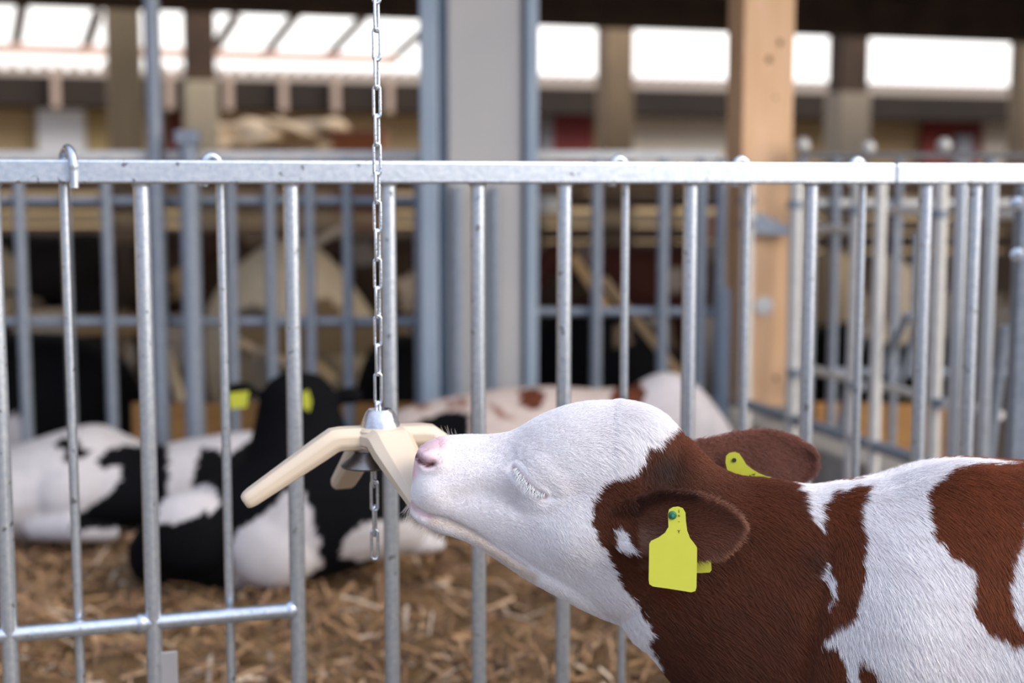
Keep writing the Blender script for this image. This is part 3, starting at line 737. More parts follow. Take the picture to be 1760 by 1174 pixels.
def ear(mb, secs, cup, th, n=14):
    """leaf shaped ear: sections (x, y_top, y_bottom, Y); hollow side towards the viewer"""
    A = [Vector((s[0], s[1], s[2])) for s in secs]; B = [s[3] for s in secs]
    P = catmull(A, 5); Q = [v.x for v in catmull([Vector((b, 0, 0)) for b in B], 5)]
    rings = []
    for v, Y in zip(P, Q):
        x, yt, yb = v; ring = []
        for side in (-1, 1):
            for j in range(n):
                t = j/(n-1) if side < 0 else 1-j/(n-1)
                c = -cup*((2*t-1)**2)+cup*.35
                k = math.sqrt(max(0, 1-(2*t-1)**4))
                p_ = at(x, yt+(yb-yt)*t, Y); ring.append(p_+Vector((0, c+side*(th*k*.5+.0006), 0)))
        rings.append(ring)
    mb.rings(rings)
def ear_main(mb):
    ear(mb, [(1050, 868, 925, 1.690), (1075, 858, 945, 1.680), (1110, 848, 950, 1.668), (1150, 841, 950, 1.655), (1195, 845, 962, 1.645), (1232, 857, 960, 1.638), (1258, 873, 944, 1.632), (1275, 890, 925, 1.628), (1282, 902, 912, 1.627)], .010, .007)
    ear(mb, [(1150, 760, 880, 1.82), (1180, 755, 875, 1.83), (1225, 747, 862, 1.845), (1275, 737, 855, 1.86), (1320, 735, 850, 1.87), (1360, 745, 838, 1.88), (1388, 762, 820, 1.885), (1403, 780, 800, 1.885)], .014, .007)
ear_main(mb)
VOX = .0026
me, co = remesh(mb, VOX, 5, 'calf_body')
nrm = normals(me)
px, py = proj(np.stack([co[:, 0], np.where(co[:, 1] > YM, 2*YM-co[:, 1], co[:, 1]), co[:, 2]], 1))
pxr, pyr = proj(co)

def dpoly(x, y, pts):
    best = np.full(len(x), 1e9)
    for (x0, y0), (x1, y1) in zip(pts[:-1], pts[1:]):
        dx_, dy_ = x1-x0, y1-y0; t = np.clip(((x-x0)*dx_+(y-y0)*dy_)/(dx_*dx_+dy_*dy_), 0, 1)
        best = np.minimum(best, np.hypot(x-x0-t*dx_, y-y0-t*dy_))
    return best
side = np.abs(nrm[:, 1]) > .15
def ridge(pts, width, amp, mask=None):
    global co
    d = dpoly(px, py, pts); k = np.exp(-(d/width)**2)*amp
    if mask is not None: k = k*mask
    co = co+nrm*k[:, None]
def bump(x, y, rx, ry, amp, mask):
    global co
    co = co+nrm*(np.exp(-((px-x)/rx)**2-((py-y)/ry)**2)*amp*mask)[:, None]
fm = (px < 1130) & side & ~((pxr > 1140) & (pyr < 860) & (co[:, 1] > 1.8))
bump(1560, 1090, 95, 170, .022, (np.abs(co[:, 1]-YM) > .04)*1.0); bump(738, 850, 24, 22, .004, fm); bump(985, 930, 62, 52, .014, fm); bump(912, 818, 40, 34, .009, fm); bump(965, 775, 60, 40, .004, fm); bump(825, 850, 45, 28, -.004, fm); bump(845, 775, 60, 22, -.004, fm); bump(1000, 850, 40, 22, -.004, fm)
ridge([(884, 806), (893, 818), (905, 832), (920, 845), (934, 852)], 5.0, -.0032, fm)      # closed eye
ridge([(890, 796), (908, 808), (928, 828), (942, 846)], 7.0, .0013, fm)                    # upper lid
ridge([(880, 818), (892, 836), (910, 850), (930, 858)], 6.5, .0011, fm)                    # lower lid
ridge([(870, 868), (900, 882), (940, 884), (970, 872)], 11.0, -.0022, fm)                  # fold under the eye
ridge([(932, 852), (960, 856), (990, 850)], 5.0, -.0014, fm)
ridge([(900, 775), (935, 800), (965, 835)], 15.0, .0026, fm)                               # brow
ridge([(780, 858), (830, 850), (880, 862)], 16.0, -.0022, fm)
ridge([(712, 782), (722, 793), (733, 800), (744, 798)], 4.6, -.0100, fm)                   # nostril slit
ridge([(716, 772), (730, 782), (745, 788)], 6.0, .0018, fm)
ridge([(702, 858), (712, 872), (735, 885), (770, 893), (810, 912), (860, 945), (905, 975)], 4.0, -.0030, fm)   # mouth line
ridge([(1430, 940), (1415, 1000), (1400, 1080), (1380, 1174)], 22, -.006)                  # neck fold
me.vertices.foreach_set('co', co.ravel()); me.update(); nrm = normals(me)

WHITE = np.array([.91, .87, .90]); BROWN = np.array([.150, .037, .0115]); DARK = np.array([.038, .013, .009]); PINK = np.array([.80, .56, .60]); JAW_SHADE = np.array([.62, .50, .38])
P_FACE = [(640, 600), (1120, 600), (1150, 690), (1156, 728), (1146, 738), (1139, 752), (1128, 762), (1112, 765), (1104, 785), (1092, 800), (1078, 812), (1058, 818), (1038, 828), (1024, 848), (1016, 872), (1016, 895), (1024, 925), (1036, 940), (1046, 960), (1056, 985), (1074, 1012), (1096, 1040), (1108, 1062), (1120, 1085), (1112, 1100), (1135, 1140), (1100, 1180), (640, 1174)]
P_WSTR = [(1365, 830), (1368, 845), (1378, 850), (1380, 872), (1388, 890), (1398, 896), (1412, 912), (1410, 885), (1412, 865), (1425, 852), (1450, 845), (1492, 838), (1492, 820)]
P_WPAT = [(1418, 962), (1405, 985), (1422, 1000), (1428, 1018), (1424, 1040), (1438, 1005), (1437, 990), (1424, 985)]
P_BODY = [(1490, 815), (1489, 842), (1478, 862), (1476, 905), (1486, 915), (1480, 955), (1486, 975), (1482, 1005), (1470, 1042), (1462, 1068), (1440, 1072), (1418, 1092), (1418, 1108), (1436, 1096), (1450, 1125), (1462, 1175), (1474, 1175), (1475, 1135), (1482, 1122), (1492, 1140), (1502, 1136), (1514, 1175), (1560, 1500), (2700, 1500), (2700, 780), (1490, 780)]
P_SADD = [(1630, 812), (1660, 804), (1705, 801), (1800, 798), (1900, 800), (1900, 860), (1762, 868), (1752, 915), (1756, 925), (1738, 965), (1732, 1012), (1742, 1052), (1758, 1082), (1775, 1100), (1756, 1102), (1738, 1104), (1722, 1088), (1698, 1082), (1678, 1062), (1666, 1040), (1668, 972), (1650, 958), (1625, 955), (1615, 925), (1602, 925), (1596, 890), (1590, 860), (1594, 835)]
P_BACK = [(1980, 780), (2300, 780), (2330, 950), (2200, 1100), (2020, 1050), (1960, 900)]
P_EARW = [(1056, 905), (1066, 900), (1074, 915), (1082, 930), (1092, 945), (1072, 950), (1056, 938)]
def is_ear(P):
    x, y = proj(P)
    near = (x > 1092) & (x < 1292) & (y > 832) & (y < 975) & (P[:, 1] < 1.700-.00018*(x-1092))
    far = (x > 1165) & (x < 1415) & (y > 725) & (y < 870) & (P[:, 1] > 1.815)
    return near, far
def coat(P, jitter=0.0, rnd=None):
    """hide colour for points on the calf, neck and jaw shade included, read from its side view"""
    Y2 = np.where(P[:, 1] > YM, 2*YM-P[:, 1], P[:, 1])
    x, y = proj(np.stack([P[:, 0], Y2, P[:, 2]], 1))
    jx = x+4*sn(x, y, .13, 1)+2.5*sn(x, y, .37, 2)+(np.random.normal(0, 1, len(x))*jitter if jitter else 0)
    jy = y+4*sn(x, y, .11, 3)+2.5*sn(x, y, .41, 4)+(np.random.normal(0, 1, len(x))*jitter if jitter else 0)
    c = np.tile(BROWN, (len(x), 1))
    # hair darkened behind the poll and down the throat, neck shadow put in
    dk = np.clip(1.15-np.hypot((x-1140)/46, (y-800)/46), 0, 1)
    dk = np.maximum(dk, .75*np.clip(1.2-np.hypot((x-1105)/50, (y-868)/16), 0, 1))
    dk = np.maximum(dk, .5*np.clip(1.2-np.hypot((x-1395)/38, (y-960)/60), 0, 1))
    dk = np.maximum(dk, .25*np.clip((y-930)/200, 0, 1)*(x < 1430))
    c = c*(1-dk[:, None])+DARK*dk[:, None]
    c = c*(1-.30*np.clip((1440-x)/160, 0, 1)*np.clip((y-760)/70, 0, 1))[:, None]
    red = np.clip(1-np.abs(x-1700)/260, 0, 1)[:, None]*.35
    c = c*(1+red)
    n_, f_ = is_ear(P); em = n_ | f_
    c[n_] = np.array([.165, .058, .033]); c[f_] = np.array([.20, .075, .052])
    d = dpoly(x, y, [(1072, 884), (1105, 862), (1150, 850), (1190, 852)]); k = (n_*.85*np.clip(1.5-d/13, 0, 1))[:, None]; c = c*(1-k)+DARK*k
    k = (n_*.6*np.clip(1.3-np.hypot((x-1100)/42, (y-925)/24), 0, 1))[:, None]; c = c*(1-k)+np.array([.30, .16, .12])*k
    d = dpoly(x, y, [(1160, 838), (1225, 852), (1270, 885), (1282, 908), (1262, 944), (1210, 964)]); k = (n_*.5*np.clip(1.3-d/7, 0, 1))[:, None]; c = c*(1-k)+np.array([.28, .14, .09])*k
    wm = np.zeros(len(x), bool)
    for poly in (P_FACE, P_WSTR, P_WPAT, P_BODY): wm |= inpoly(jx, jy, poly)
    wm &= ~inpoly(jx, jy, P_SADD) & ~inpoly(jx, jy, P_BACK)
    wm &= ~em
    wm |= inpoly(jx, jy, P_EARW) & ~f_
    c[wm] = WHITE
    # bare pink muzzle
    d = dpoly(x, y, [(706, 815), (708, 805), (718, 782), (735, 766), (752, 762)]); k = np.clip(1.35-d/14, 0, 1)*(x < 775)*np.clip((834-y)/16, 0, 1)
    k = np.maximum(k, np.clip(1.4-np.hypot((x-738)/20, (y-790)/17), 0, 1))
    c = c*(1-k[:, None])+PINK*k[:, None]
    d = dpoly(x, y, [(702, 862), (712, 875), (724, 884), (745, 892)]); k = .75*np.clip(1.2-d/8, 0, 1)
    c = c*(1-k[:, None])+PINK*.85*k[:, None]
    d = dpoly(x, y, [(745, 896), (780, 903), (820, 925), (870, 962), (915, 990)]); k = .65*np.clip(1.2-d/11, 0, 1)  # shadow along the lower jaw put into the coat colour
    c = c*(1-k[:, None])+JAW_SHADE*k[:, None]
    d = dpoly(x, y, [(713, 783), (722, 794), (733, 801), (743, 799)]); k = np.clip(1.3-d/4.5, 0, 1)
    c = c*(1-k[:, None])+np.array([.16, .05, .05])*k[:, None]
    d = dpoly(x, y, [(884, 806), (893, 818), (905, 832), (920, 845), (934, 852)]); k = .7*np.clip(1.4-d/6, 0, 1)
    c = c*(1-k[:, None])+np.array([.60, .42, .42])*k[:, None]
    return c, x, y, wm
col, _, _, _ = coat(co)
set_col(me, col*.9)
me.polygons.foreach_set('use_smooth', [True]*len(me.polygons))
calf = link('calf', me, SKIN)
setp(calf, 'brown and white calf with a white face, eyes shut, nose against the chew toy', 'calf')
# origin at the ground under the chest
bpy.context.view_layer.update()
tri_me = me; tri_me.calc_loop_triangles()
nt_ = len(tri_me.loop_triangles); tv = np.empty(nt_*3, int); tri_me.loop_triangles.foreach_get('vertices', tv); tv = tv.reshape(-1, 3)
A0, A1, A2 = co[tv[:, 0]], co[tv[:, 1]], co[tv[:, 2]]
area = .5*np.linalg.norm(np.cross(A1-A0, A2-A0), axis=1); cen = (A0+A1+A2)/3
cx_, cy_ = proj(cen)
tn = np.cross(A1-A0, A2-A0); tn /= np.maximum(np.linalg.norm(tn, axis=1), 1e-9)[:, None]
view = cen-np.array([0, 0, CAMZ]); view /= np.linalg.norm(view, axis=1)[:, None]
facing = -(tn*view).sum(1)
wgt = area*np.where(facing > -.25, 1.0, .22)*np.where(cx_ < 1850, 1, .35)*np.where(cy_ < 1260, 1, .12)
wgt *= np.where(cx_ < 1150, 1.5, 1.0)
NS = 600000
pick = np.random.choice(nt_, NS, p=wgt/wgt.sum())
u_ = np.random.rand(NS); v_ = np.random.rand(NS); sw = u_+v_ > 1; u_[sw] = 1-u_[sw]; v_[sw] = 1-v_[sw]
root_ = A0[pick]+(A1-A0)[pick]*u_[:, None]+(A2-A0)[pick]*v_[:, None]
vn = nrm; rn = vn[tv[pick, 0]]*(1-u_-v_)[:, None]+vn[tv[pick, 1]]*u_[:, None]+vn[tv[pick, 2]]*v_[:, None]
rn /= np.maximum(np.linalg.norm(rn, axis=1), 1e-9)[:, None]
hc, hx, hy, hw_ = coat(root_, 1.2)
near_e, far_e = is_ear(root_)
# flow of the hair
F = np.zeros((NS, 3)); F[:, 0] = 1.0
fy = np.interp(hx, [700, 900, 1050, 1150, 1300, 1450, 1700], [.05, .15, .35, .55, .9, 1.6, 2.2]); F[:, 2] = -fy
def sg(v, a, b): 
    t_ = np.clip((v-a)/(b-a), 0, 1); return t_*t_*(3-2*t_)
kf = sg(hy, 800, 720)*sg(hx, 860, 960)*sg(hx, 1190, 1090)
F[:, 2] = F[:, 2]*(1-kf)+.35*kf
kc = sg(hx, 860, 940)*sg(hx, 1140, 1080)*sg(hy, 830, 900); F[:, 2] = F[:, 2]*(1-kc)-.9*kc
kp = sg(hx, 980, 1120)*sg(hx, 1200, 1150)*sg(hy, 660, 710)*sg(hy, 850, 800)*(~near_e)*(~far_e)
F[:, 0] = F[:, 0]*(1-kp)+.35*kp; F[:, 2] = F[:, 2]*(1-kp)-1.0*kp
poll = kp > .5
F[near_e, 0] = 1.0; F[near_e, 2] = -(hy[near_e]-900)/55
F[far_e, 0] = 1.0; F[far_e, 2] = -(hy[far_e]-790)/120
FL = np.linalg.norm(F, axis=1); F /= FL[:, None]; calm = np.interp(hx, [1150, 1480], [1, .5])
F[:, 0] += calm*(.26*sn(root_[:, 0], root_[:, 2], 26, 1)+.17*sn(root_[:, 0], root_[:, 2], 75, 5))
F[:, 2] += calm*(.26*sn(root_[:, 0], root_[:, 2], 31, 2)+.17*sn(root_[:, 0], root_[:, 2], 83, 6))
F += np.random.normal(0, .12, (NS, 3))*calm[:, None]
F -= rn*(F*rn).sum(1)[:, None]; F /= np.maximum(np.linalg.norm(F, axis=1), 1e-6)[:, None]
Lh = np.interp(hx, [700, 770, 850, 980, 1040, 1110, 1200, 1400, 1700], [.0012, .0025, .0038, .0060, .0085, .012, .0125, .013, .014])
Lh = np.where(poll, .013, Lh); Lh = np.where((hx > 1050) & (hx < 1160) & (hy > 690) & (hy < 740), .014, Lh)
Lh = np.where(near_e | far_e, .0085, Lh)
eye_d = dpoly(hx, hy, [(884, 806), (905, 832), (934, 852)]); Lh = np.where(eye_d < 16, np.minimum(Lh, .0016), Lh)
nose_k = dpoly(hx, hy, [(708, 842), (706, 812), (720, 782), (740, 765), (735, 795)]) < 14; Lh = np.where(nose_k, .0004, Lh)
Lh *= np.random.uniform(.65, 1.2, NS)
lift = np.random.uniform(.10, .26, NS)*np.where(hx < 900, 1.2, 1.0)
p0 = root_-rn*.0004
p1 = root_+(F*.30+rn*lift[:, None]*.9)*(Lh*1.0)[:, None]
p2 = root_+(F*.64+rn*lift[:, None]*1.35)*(Lh*1.0)[:, None]
p3 = root_+(F*1.0+rn*lift[:, None]*1.35)*(Lh*1.0)[:, None]
PTS = np.stack([p0, p1, p2, p3], 1)
rad0 = np.where(hx < 900, .00013, .00017)
RAD = np.stack([rad0, rad0*.9, rad0*.65, rad0*.12], 1)
val = np.random.uniform(.72, 1.18, NS)*(1+.14*sn(root_[:, 0], root_[:, 2], 60, 3))
wcol = hw_[:, None]
hcol = hc*np.where(wcol, np.clip(val, .9, 1.06)[:, None], val[:, None])
hcol = np.clip(hcol, 0, .93)
# whiskers on chin and muzzle
def surf(pxs, pys):
    pass
NW = 420
wx = np.random.uniform(702, 770, NW); wy = np.interp(wx, [702, 722, 750, 770], [874, 897, 911, 917])+np.random.uniform(-14, 1, NW)
W0 = np.array([list(at(a, b, YM)) for a, b in zip(wx, wy)]); W0[:, 1] += np.random.uniform(-.018, .018, NW)
wd0 = np.stack([-.5+np.random.normal(0, .35, NW), np.random.normal(0, .35, NW), -.75+np.random.normal(0, .25, NW)], 1); wd0 /= np.linalg.norm(wd0, axis=1)[:, None]
wl = np.random.uniform(.006, .022, NW)[:, None]
WP_ = np.stack([W0, W0+wd0*wl*.35, W0+wd0*wl*.7+np.array([0, 0, -.0006]), W0+wd0*wl+np.array([0, 0, -.002])], 1)
# a few long hairs on the bridge of the nose
NB = 16; bx_ = np.random.uniform(740, 790, NB); B0 = np.array([list(at(a, 754, YM)) for a in bx_]); bd = np.stack([np.random.uniform(-.7, -.05, NB), np.random.normal(0, .3, NB), np.ones(NB)], 1)
bl = np.random.uniform(.008, .018, NB)[:, None]
BP_ = np.stack([B0, B0+bd*bl*.35, B0+bd*bl*.7, B0+bd*bl], 1)
PTS = np.concatenate([PTS, WP_, BP_]); RAD = np.concatenate([RAD, np.tile([.00009, .00009, .00007, .00003], (NW+NB, 1))])
hcol = np.concatenate([hcol, np.tile([.80, .72, .62], (NW+NB, 1))])
def hair_obj(name, PTS, RAD, cols, parent, mtl=None):
    n, k = PTS.shape[:2]
    hcv = bpy.data.hair_curves.new(name); hcv.add_curves([k]*n)
    hcv.attributes['position'].data.foreach_set('vector', PTS.reshape(-1).astype(np.float32)) if 'position' in hcv.attributes else hcv.points.foreach_set('position', PTS.reshape(-1).astype(np.float32))
    ra = hcv.attributes.get('radius') or hcv.attributes.new('radius', 'FLOAT', 'POINT')
    ra.data.foreach_set('value', RAD.reshape(-1).astype(np.float32))
    if cols is not None:
        ca = hcv.attributes.new('coat_colour', 'FLOAT_COLOR', 'CURVE'); c4 = np.ones((n, 4), np.float32); c4[:, :3] = cols; ca.data.foreach_set('color', c4.reshape(-1))
    hcv.materials.append(mtl or FUR)
    o = bpy.data.objects.new(name, hcv); C.objects.link(o)
    if parent: o.parent = parent; o.matrix_parent_inverse = parent.matrix_world.inverted()
    return o
hair_obj('coat', PTS, RAD, hcol, calf)

bvh = BVHTree.FromPolygons([tuple(c) for c in co.tolist()], tv.tolist())
def hit(x, y):
    d = ray(x, y).normalized(); r_ = bvh.ray_cast(CAMP, d, 6.0)
    return (r_[0], r_[1]) if r_[0] is not None else (at(x, y, YM), -d)
# eye : dark slit, pink corners, lashes
lid = [(886, 808), (893, 817), (903, 829), (915, 841), (927, 849), (934, 852)]
lp = [hit(*q)[0]+hit(*q)[1]*.0002 for q in lid]
lp = catmull(lp, 4)
rr = [.0012+.0012*math.sin(math.pi*i/(len(lp)-1)) for i in range(len(lp))]
MB().tube(lp, rr, 10).build('eyelid_slit', EYEM, calf)
for sh, nm in ((-5.5, 'upper_eyelid'), (5.5, 'lower_eyelid')):
    q_ = [hit(x-sh*-.75*1.0*math.sin(math.pi*i/5)**.6 if i not in (0, 5) else x, y+(sh*.85*math.sin(math.pi*i/5)**.6 if i not in (0, 5) else 0)) for i, (x, y) in enumerate(lid)]
    q_ = catmull([a+b*.0006 for a, b in q_], 4)
    MB().tube(q_, [.0006+.0011*math.sin(math.pi*i/(len(q_)-1)) for i in range(len(q_))], 10).build(nm, mat('lid_skin', (.74, .62, .63), .5), calf)
for q in ((887, 809), (934, 853)):
    h_ = hit(*q); MB().ell(h_[0], (.0042, .0024, .0036), n=12, m=8).build('eye_corner', PINKSKIN, calf)
LW = []
for i in range(190):
    t = random.random(); f_ = t*(len(lid)-1); k_ = min(int(f_), len(lid)-2); fr_ = f_-k_
    x = lid[k_][0]*(1-fr_)+lid[k_+1][0]*fr_+random.gauss(2, 1.0); y = lid[k_][1]*(1-fr_)+lid[k_+1][1]*fr_+random.gauss(-3, 1.0)
    h_, n_ = hit(x, y); d = Vector((-.55+.45*t+random.gauss(0, .26), -.30+random.gauss(0, .12), -.75+random.gauss(0, .16))).normalized(); l_ = random.uniform(.0055, .0115)*(.45+.8*math.sin(math.pi*min(t+.06, 1)))
    LW.append([h_, h_+n_*.0022+d*l_*.35, h_+n_*.0026+d*l_*.7, h_+n_*.0016+d*l_])
LW = np.array([[list(p) for p in s] for s in LW])
hair_obj('eyelashes', LW, np.tile([.00022, .0002, .00016, .00006], (len(LW), 1)), None, calf, LASH)

# ear tags
def tag_mesh(outline, origin, xd, yd, nd, th=.0012):
    m = MB(); n = len(outline); f = [origin+xd*x+yd*y+nd*th/2 for x, y in outline]; b = [origin+xd*x+yd*y-nd*th/2 for x, y in outline]
    m.add(f+b, [tuple(range(n)), tuple(range(2*n-1, n-1, -1))]+[(i, (i+1) % n, (i+1) % n+n, i+n) for i in range(n)])
    return m
def px_outline(pts, Yfun, k=4, corner=None):
    P = [at(x, y, Yfun(x, y)) for x, y in pts]; return P
def tag_px(name, pts, Y0, slope, parent, mtl=TAGM, th=.0014, ref=(0, 0)):
    bpy.context.view_layer.update()
    P = [at(x, y, Y0+slope[0]*(x-ref[0])+slope[1]*(y-ref[1])) for x, y in pts]; n = len(P)
    m = MB(); b = [p+Vector((0, th, 0)) for p in P]
    m.add(P+b, [tuple(range(n)), tuple(range(2*n-1, n-1, -1))]+[(i, (i+1) % n, (i+1) % n+n, i+n) for i in range(n)])
    o = m.build(name, mtl, parent, 30); return o
nt_pts = [(1148, 884), (1150, 876), (1157, 872), (1166, 871), (1174, 874), (1178, 881), (1179, 896), (1181, 912), (1186, 925), (1193, 934), (1198, 941), (1198, 960), (1197, 1010), (1195, 1016), (1188, 1018),
          (1150, 1012), (1122, 1008), (1116, 1004), (1115, 996), (1116, 935), (1119, 930), (1132, 924), (1143, 916), (1149, 906)]
YTG = 1.628
T1 = tag_px('ear_tag', nt_pts, YTG, (-.00002, -.00009), calf, ref=(1160, 880))
T1['label'] = 'yellow plastic tag on the near ear'
p = at(1156, 886, YTG-.002)
MB().lathe([(0, .003), (.0032, .0025), (.0050, 0), (.0050, -.003), (0, -.003)], p, 24, Matrix.Rotation(R(90), 3, 'X')).build('stud', GREEN, T1)
MB().lathe([(0, .0042), (.0018, .0040), (.0021, .002), (0, .002)], p, 20, Matrix.Rotation(R(90), 3, 'X')).build('stud_pin', mat('teal_pin', (.03, .20, .17), .3), T1)
tb = tag_px('ear_tag_back', [(1160, 880), (1180, 880), (1190, 925), (1222, 960), (1223, 980), (1220, 984), (1205, 985), (1150, 984), (1148, 940)], 1.655, (0, -.00002), calf, ref=(1160, 880))
ft_pts = [(1247, 795), (1248, 784), (1253, 779), (1263, 777), (1271, 780), (1277, 789), (1283, 799), (1293, 807), (1305, 814), (1318, 819), (1327, 821), (1330, 827), (1331, 845), (1325, 870), (1262, 860), (1256, 828), (1250, 808)]
T2 = tag_px('ear_tag', ft_pts, 1.832, (0, 0), calf)
T2['label'] = 'yellow plastic tag on the far ear'
p = at(1262, 791, 1.831)
MB().lathe([(0, .0006), (.0028, .0006), (.0028, -.001), (0, -.001)], p, 20, Matrix.Rotation(R(90), 3, 'X')).build('pin_hole', TAGD, T2)
def text(s, x, y, Y, size, rot, parent, name='lettering'):
    cu = bpy.data.curves.new(name, 'FONT'); cu.body = s; cu.size = size; cu.extrude = .00012; cu.align_x = 'CENTER'; cu.align_y = 'CENTER'
    o = bpy.data.objects.new(name, cu); C.objects.link(o); o.matrix_world = Matrix.Translation(at(x, y, Y)) @ Matrix.Rotation(R(90), 4, 'X') @ Matrix.Rotation(R(rot), 4, 'Z')
    bpy.context.view_layer.update(); dg = bpy.context.evaluated_depsgraph_get(); me_ = bpy.data.meshes.new_from_object(o.evaluated_get(dg)); mw = o.matrix_world.copy()
    bpy.data.objects.remove(o); me_.transform(mw); me_.materials.clear()
    return link(name, me_, INK, parent)
text('PAT', 1290, 820, 1.8305, .0085, 12, T2); text('R', 1309, 824, 1.8305, .0085, 12, T2)
for s_, yy in (('1', 879), ('=', 887), ('-', 896), ('Y', 914)): text(s_, 1167, yy, YTG-.0006-.00009*(yy-880), .0055, 0, T1)

# ================================================================== lying calves and cows behind
def animal(name, label, lofts, Y, base, polys, ells=(), tubes=(), vox=.009, cat='calf'):
    m = MB()
    for secs in lofts: loft_px(m, secs[1:] if isinstance(secs[0], (int, float)) else secs, (secs[0] if isinstance(secs[0], (int, float)) else Y), 20, .9)
    for x, y, dy, rx, ry, rz in ells: m.ell(at(x, y, Y+dy), (rx, ry, rz))
    for pts, rad in tubes: m.tube([at(a, b, Y+c_) for a, b, c_ in pts], rad, 12)
    me_, co_ = remesh(m, vox, 4, name)
    x, y = proj(co_); jx = x+5*sn(x, y, .09, 1)+3*sn(x, y, .23, 2); jy = y+5*sn(x, y, .08, 3)+3*sn(x, y, .21, 4)
    c_ = np.tile(np.array(base), (len(x), 1))
    for poly, cc in polys: c_[inpoly(jx, jy, poly)] = cc
    set_col(me_, c_); me_.polygons.foreach_set('use_smooth', [True]*len(me_.polygons))
    o = link(name, me_, HIDE); cz = co_.mean(0); origin_to(o, (cz[0], cz[1], max(0, co_[:, 2].min())))
    return setp(o, label, cat)
BLK = (.005, .005, .006); WHT = (.56, .52, .52); WRM = (.60, .48, .42)
animal('lying_calf', 'white calf with black patches lying in the straw at far left', [[(-190, 850, -190, 905, .10), (-120, 815, -120, 915, .2), (-50, 788, -50, 918, .25), (20, 768, 20, 920, .27), (80, 748, 80, 925, .26), (130, 734, 130, 925, .25), (165, 733, 165, 922, .24), (200, 748, 200, 918, .23), (255, 768, 255, 912, .21),
    (310, 758, 310, 905, .19), (370, 748, 375, 895, .16), (420, 742, 425, 860, .12), (470, 745, 470, 830, .09), (530, 760, 530, 830, .07), (560, 775, 560, 820, .04)]], 4.35, WHT,
    [([(92, 762), (110, 752), (128, 756), (150, 772), (165, 768), (150, 782), (128, 795), (108, 790), (112, 780)], BLK), ([(158, 792), (185, 772), (215, 765), (290, 765), (292, 800), (288, 840), (296, 862), (270, 905), (120, 912), (130, 885), (165, 862), (188, 850), (208, 828), (205, 802), (180, 805)], BLK),
     ([(326, 850), (335, 800), (345, 768), (362, 770), (390, 780), (400, 775), (425, 760), (600, 740), (600, 900), (330, 870)], BLK)],
    ells=((120, 850, -.18, .12, .09, .10),), tubes=((((60, 905, -.2), (150, 912, -.3), (200, 915, -.25)), [.045, .035, .03]),))
calfB = animal('lying_calf', 'black calf with white leg patches lying behind the chew toy', [
    [(222, 935, 224, 975, .03), (240, 905, 244, 998, .07), (275, 875, 280, 1003, .10), (320, 845, 330, 1008, .13), (365, 822, 375, 1014, .15), (410, 790, 415, 1014, .17), (460, 760, 465, 1010, .19), (520, 738, 525, 1000, .20), (585, 738, 590, 980, .19), (645, 755, 650, 962, .17), (700, 790, 705, 945, .12), (735, 850, 735, 930, .05)],
    [(395, 840, 650, 840, .15), (415, 790, 620, 790, .13), (432, 750, 602, 750, .115), (440, 712, 588, 715, .10), (448, 680, 578, 684, .095), (462, 655, 566, 660, .085), (485, 641, 545, 644, .05)],
    [(585, 918, 588, 952, .03), (620, 908, 625, 955, .04), (665, 902, 668, 952, .05), (710, 905, 714, 952, .05), (745, 918, 748, 948, .035), (765, 928, 766, 944, .015)]],
    3.72, BLK, [([(268, 905), (272, 870), (300, 848), (340, 830), (365, 838), (378, 860), (366, 876), (335, 886), (300, 900)], WHT),
     ([(392, 1020), (402, 965), (396, 940), (412, 905), (448, 890), (470, 868), (498, 845), (520, 850), (535, 880), (548, 930), (556, 975), (520, 1000), (450, 1025)], WHT), ([(582, 960), (590, 930), (625, 900), (640, 895), (780, 895), (780, 965)], WHT)],
    ells=((415, 672, 0, .045, .02, .025), (600, 680, 0, .04, .02, .025), (330, 915, -.12, .13, .07, .11), (470, 940, -.15, .12, .06, .11)))
for (pts, Yt, lb) in (([(392, 676), (428, 672), (424, 700), (396, 703)], 3.60, 'yellow tag on the left ear'), ([(518, 676), (530, 670), (536, 690), (532, 708), (520, 700)], 3.58, 'yellow tag near the head')):
    o = tag_px('ear_tag', pts, Yt, (0, 0), calfB); o['label'] = lb
BRN = (.13, .04, .022)
animal('lying_calf', 'pale speckled calf with brown spots lying in front of the wide column', [[(655, 722, 655, 800, .06), (695, 702, 695, 870, .14), (740, 690, 740, 905, .19), (800, 678, 800, 930, .23), (870, 668, 870, 940, .25), (950, 664, 950, 940, .25), (1020, 668, 1020, 930, .23), (1085, 664, 1085, 920, .19)],
    [(1070, 680, 1070, 900, .15), (1100, 655, 1110, 880, .13), (1135, 640, 1150, 850, .12), (1170, 644, 1185, 830, .105), (1205, 668, 1212, 815, .09), (1238, 708, 1240, 800, .075), (1262, 745, 1260, 790, .05)]], 4.33, WRM,
    [([(888, 672), (920, 666), (936, 680), (930, 702), (912, 706), (895, 695)], BRN), ([(1058, 664), (1100, 655), (1112, 680), (1116, 705), (1098, 725), (1070, 712), (1040, 705)], BRN), ([(700, 694), (730, 688), (745, 696), (715, 704)], (.30, .17, .13)), ([(765, 690), (800, 682), (806, 700), (775, 702)], (.32, .19, .15)),
     ([(675, 742), (720, 722), (770, 708), (806, 706), (806, 760), (675, 765)], BLK), ([(840, 690), (862, 702), (880, 722), (856, 716)], (.3, .16, .12)), ([(940, 715), (960, 700), (975, 712), (955, 730)], BRN), ([(1110, 640), (1250, 640), (1290, 830), (1120, 830), (1105, 740)], (.62, .56, .55))])
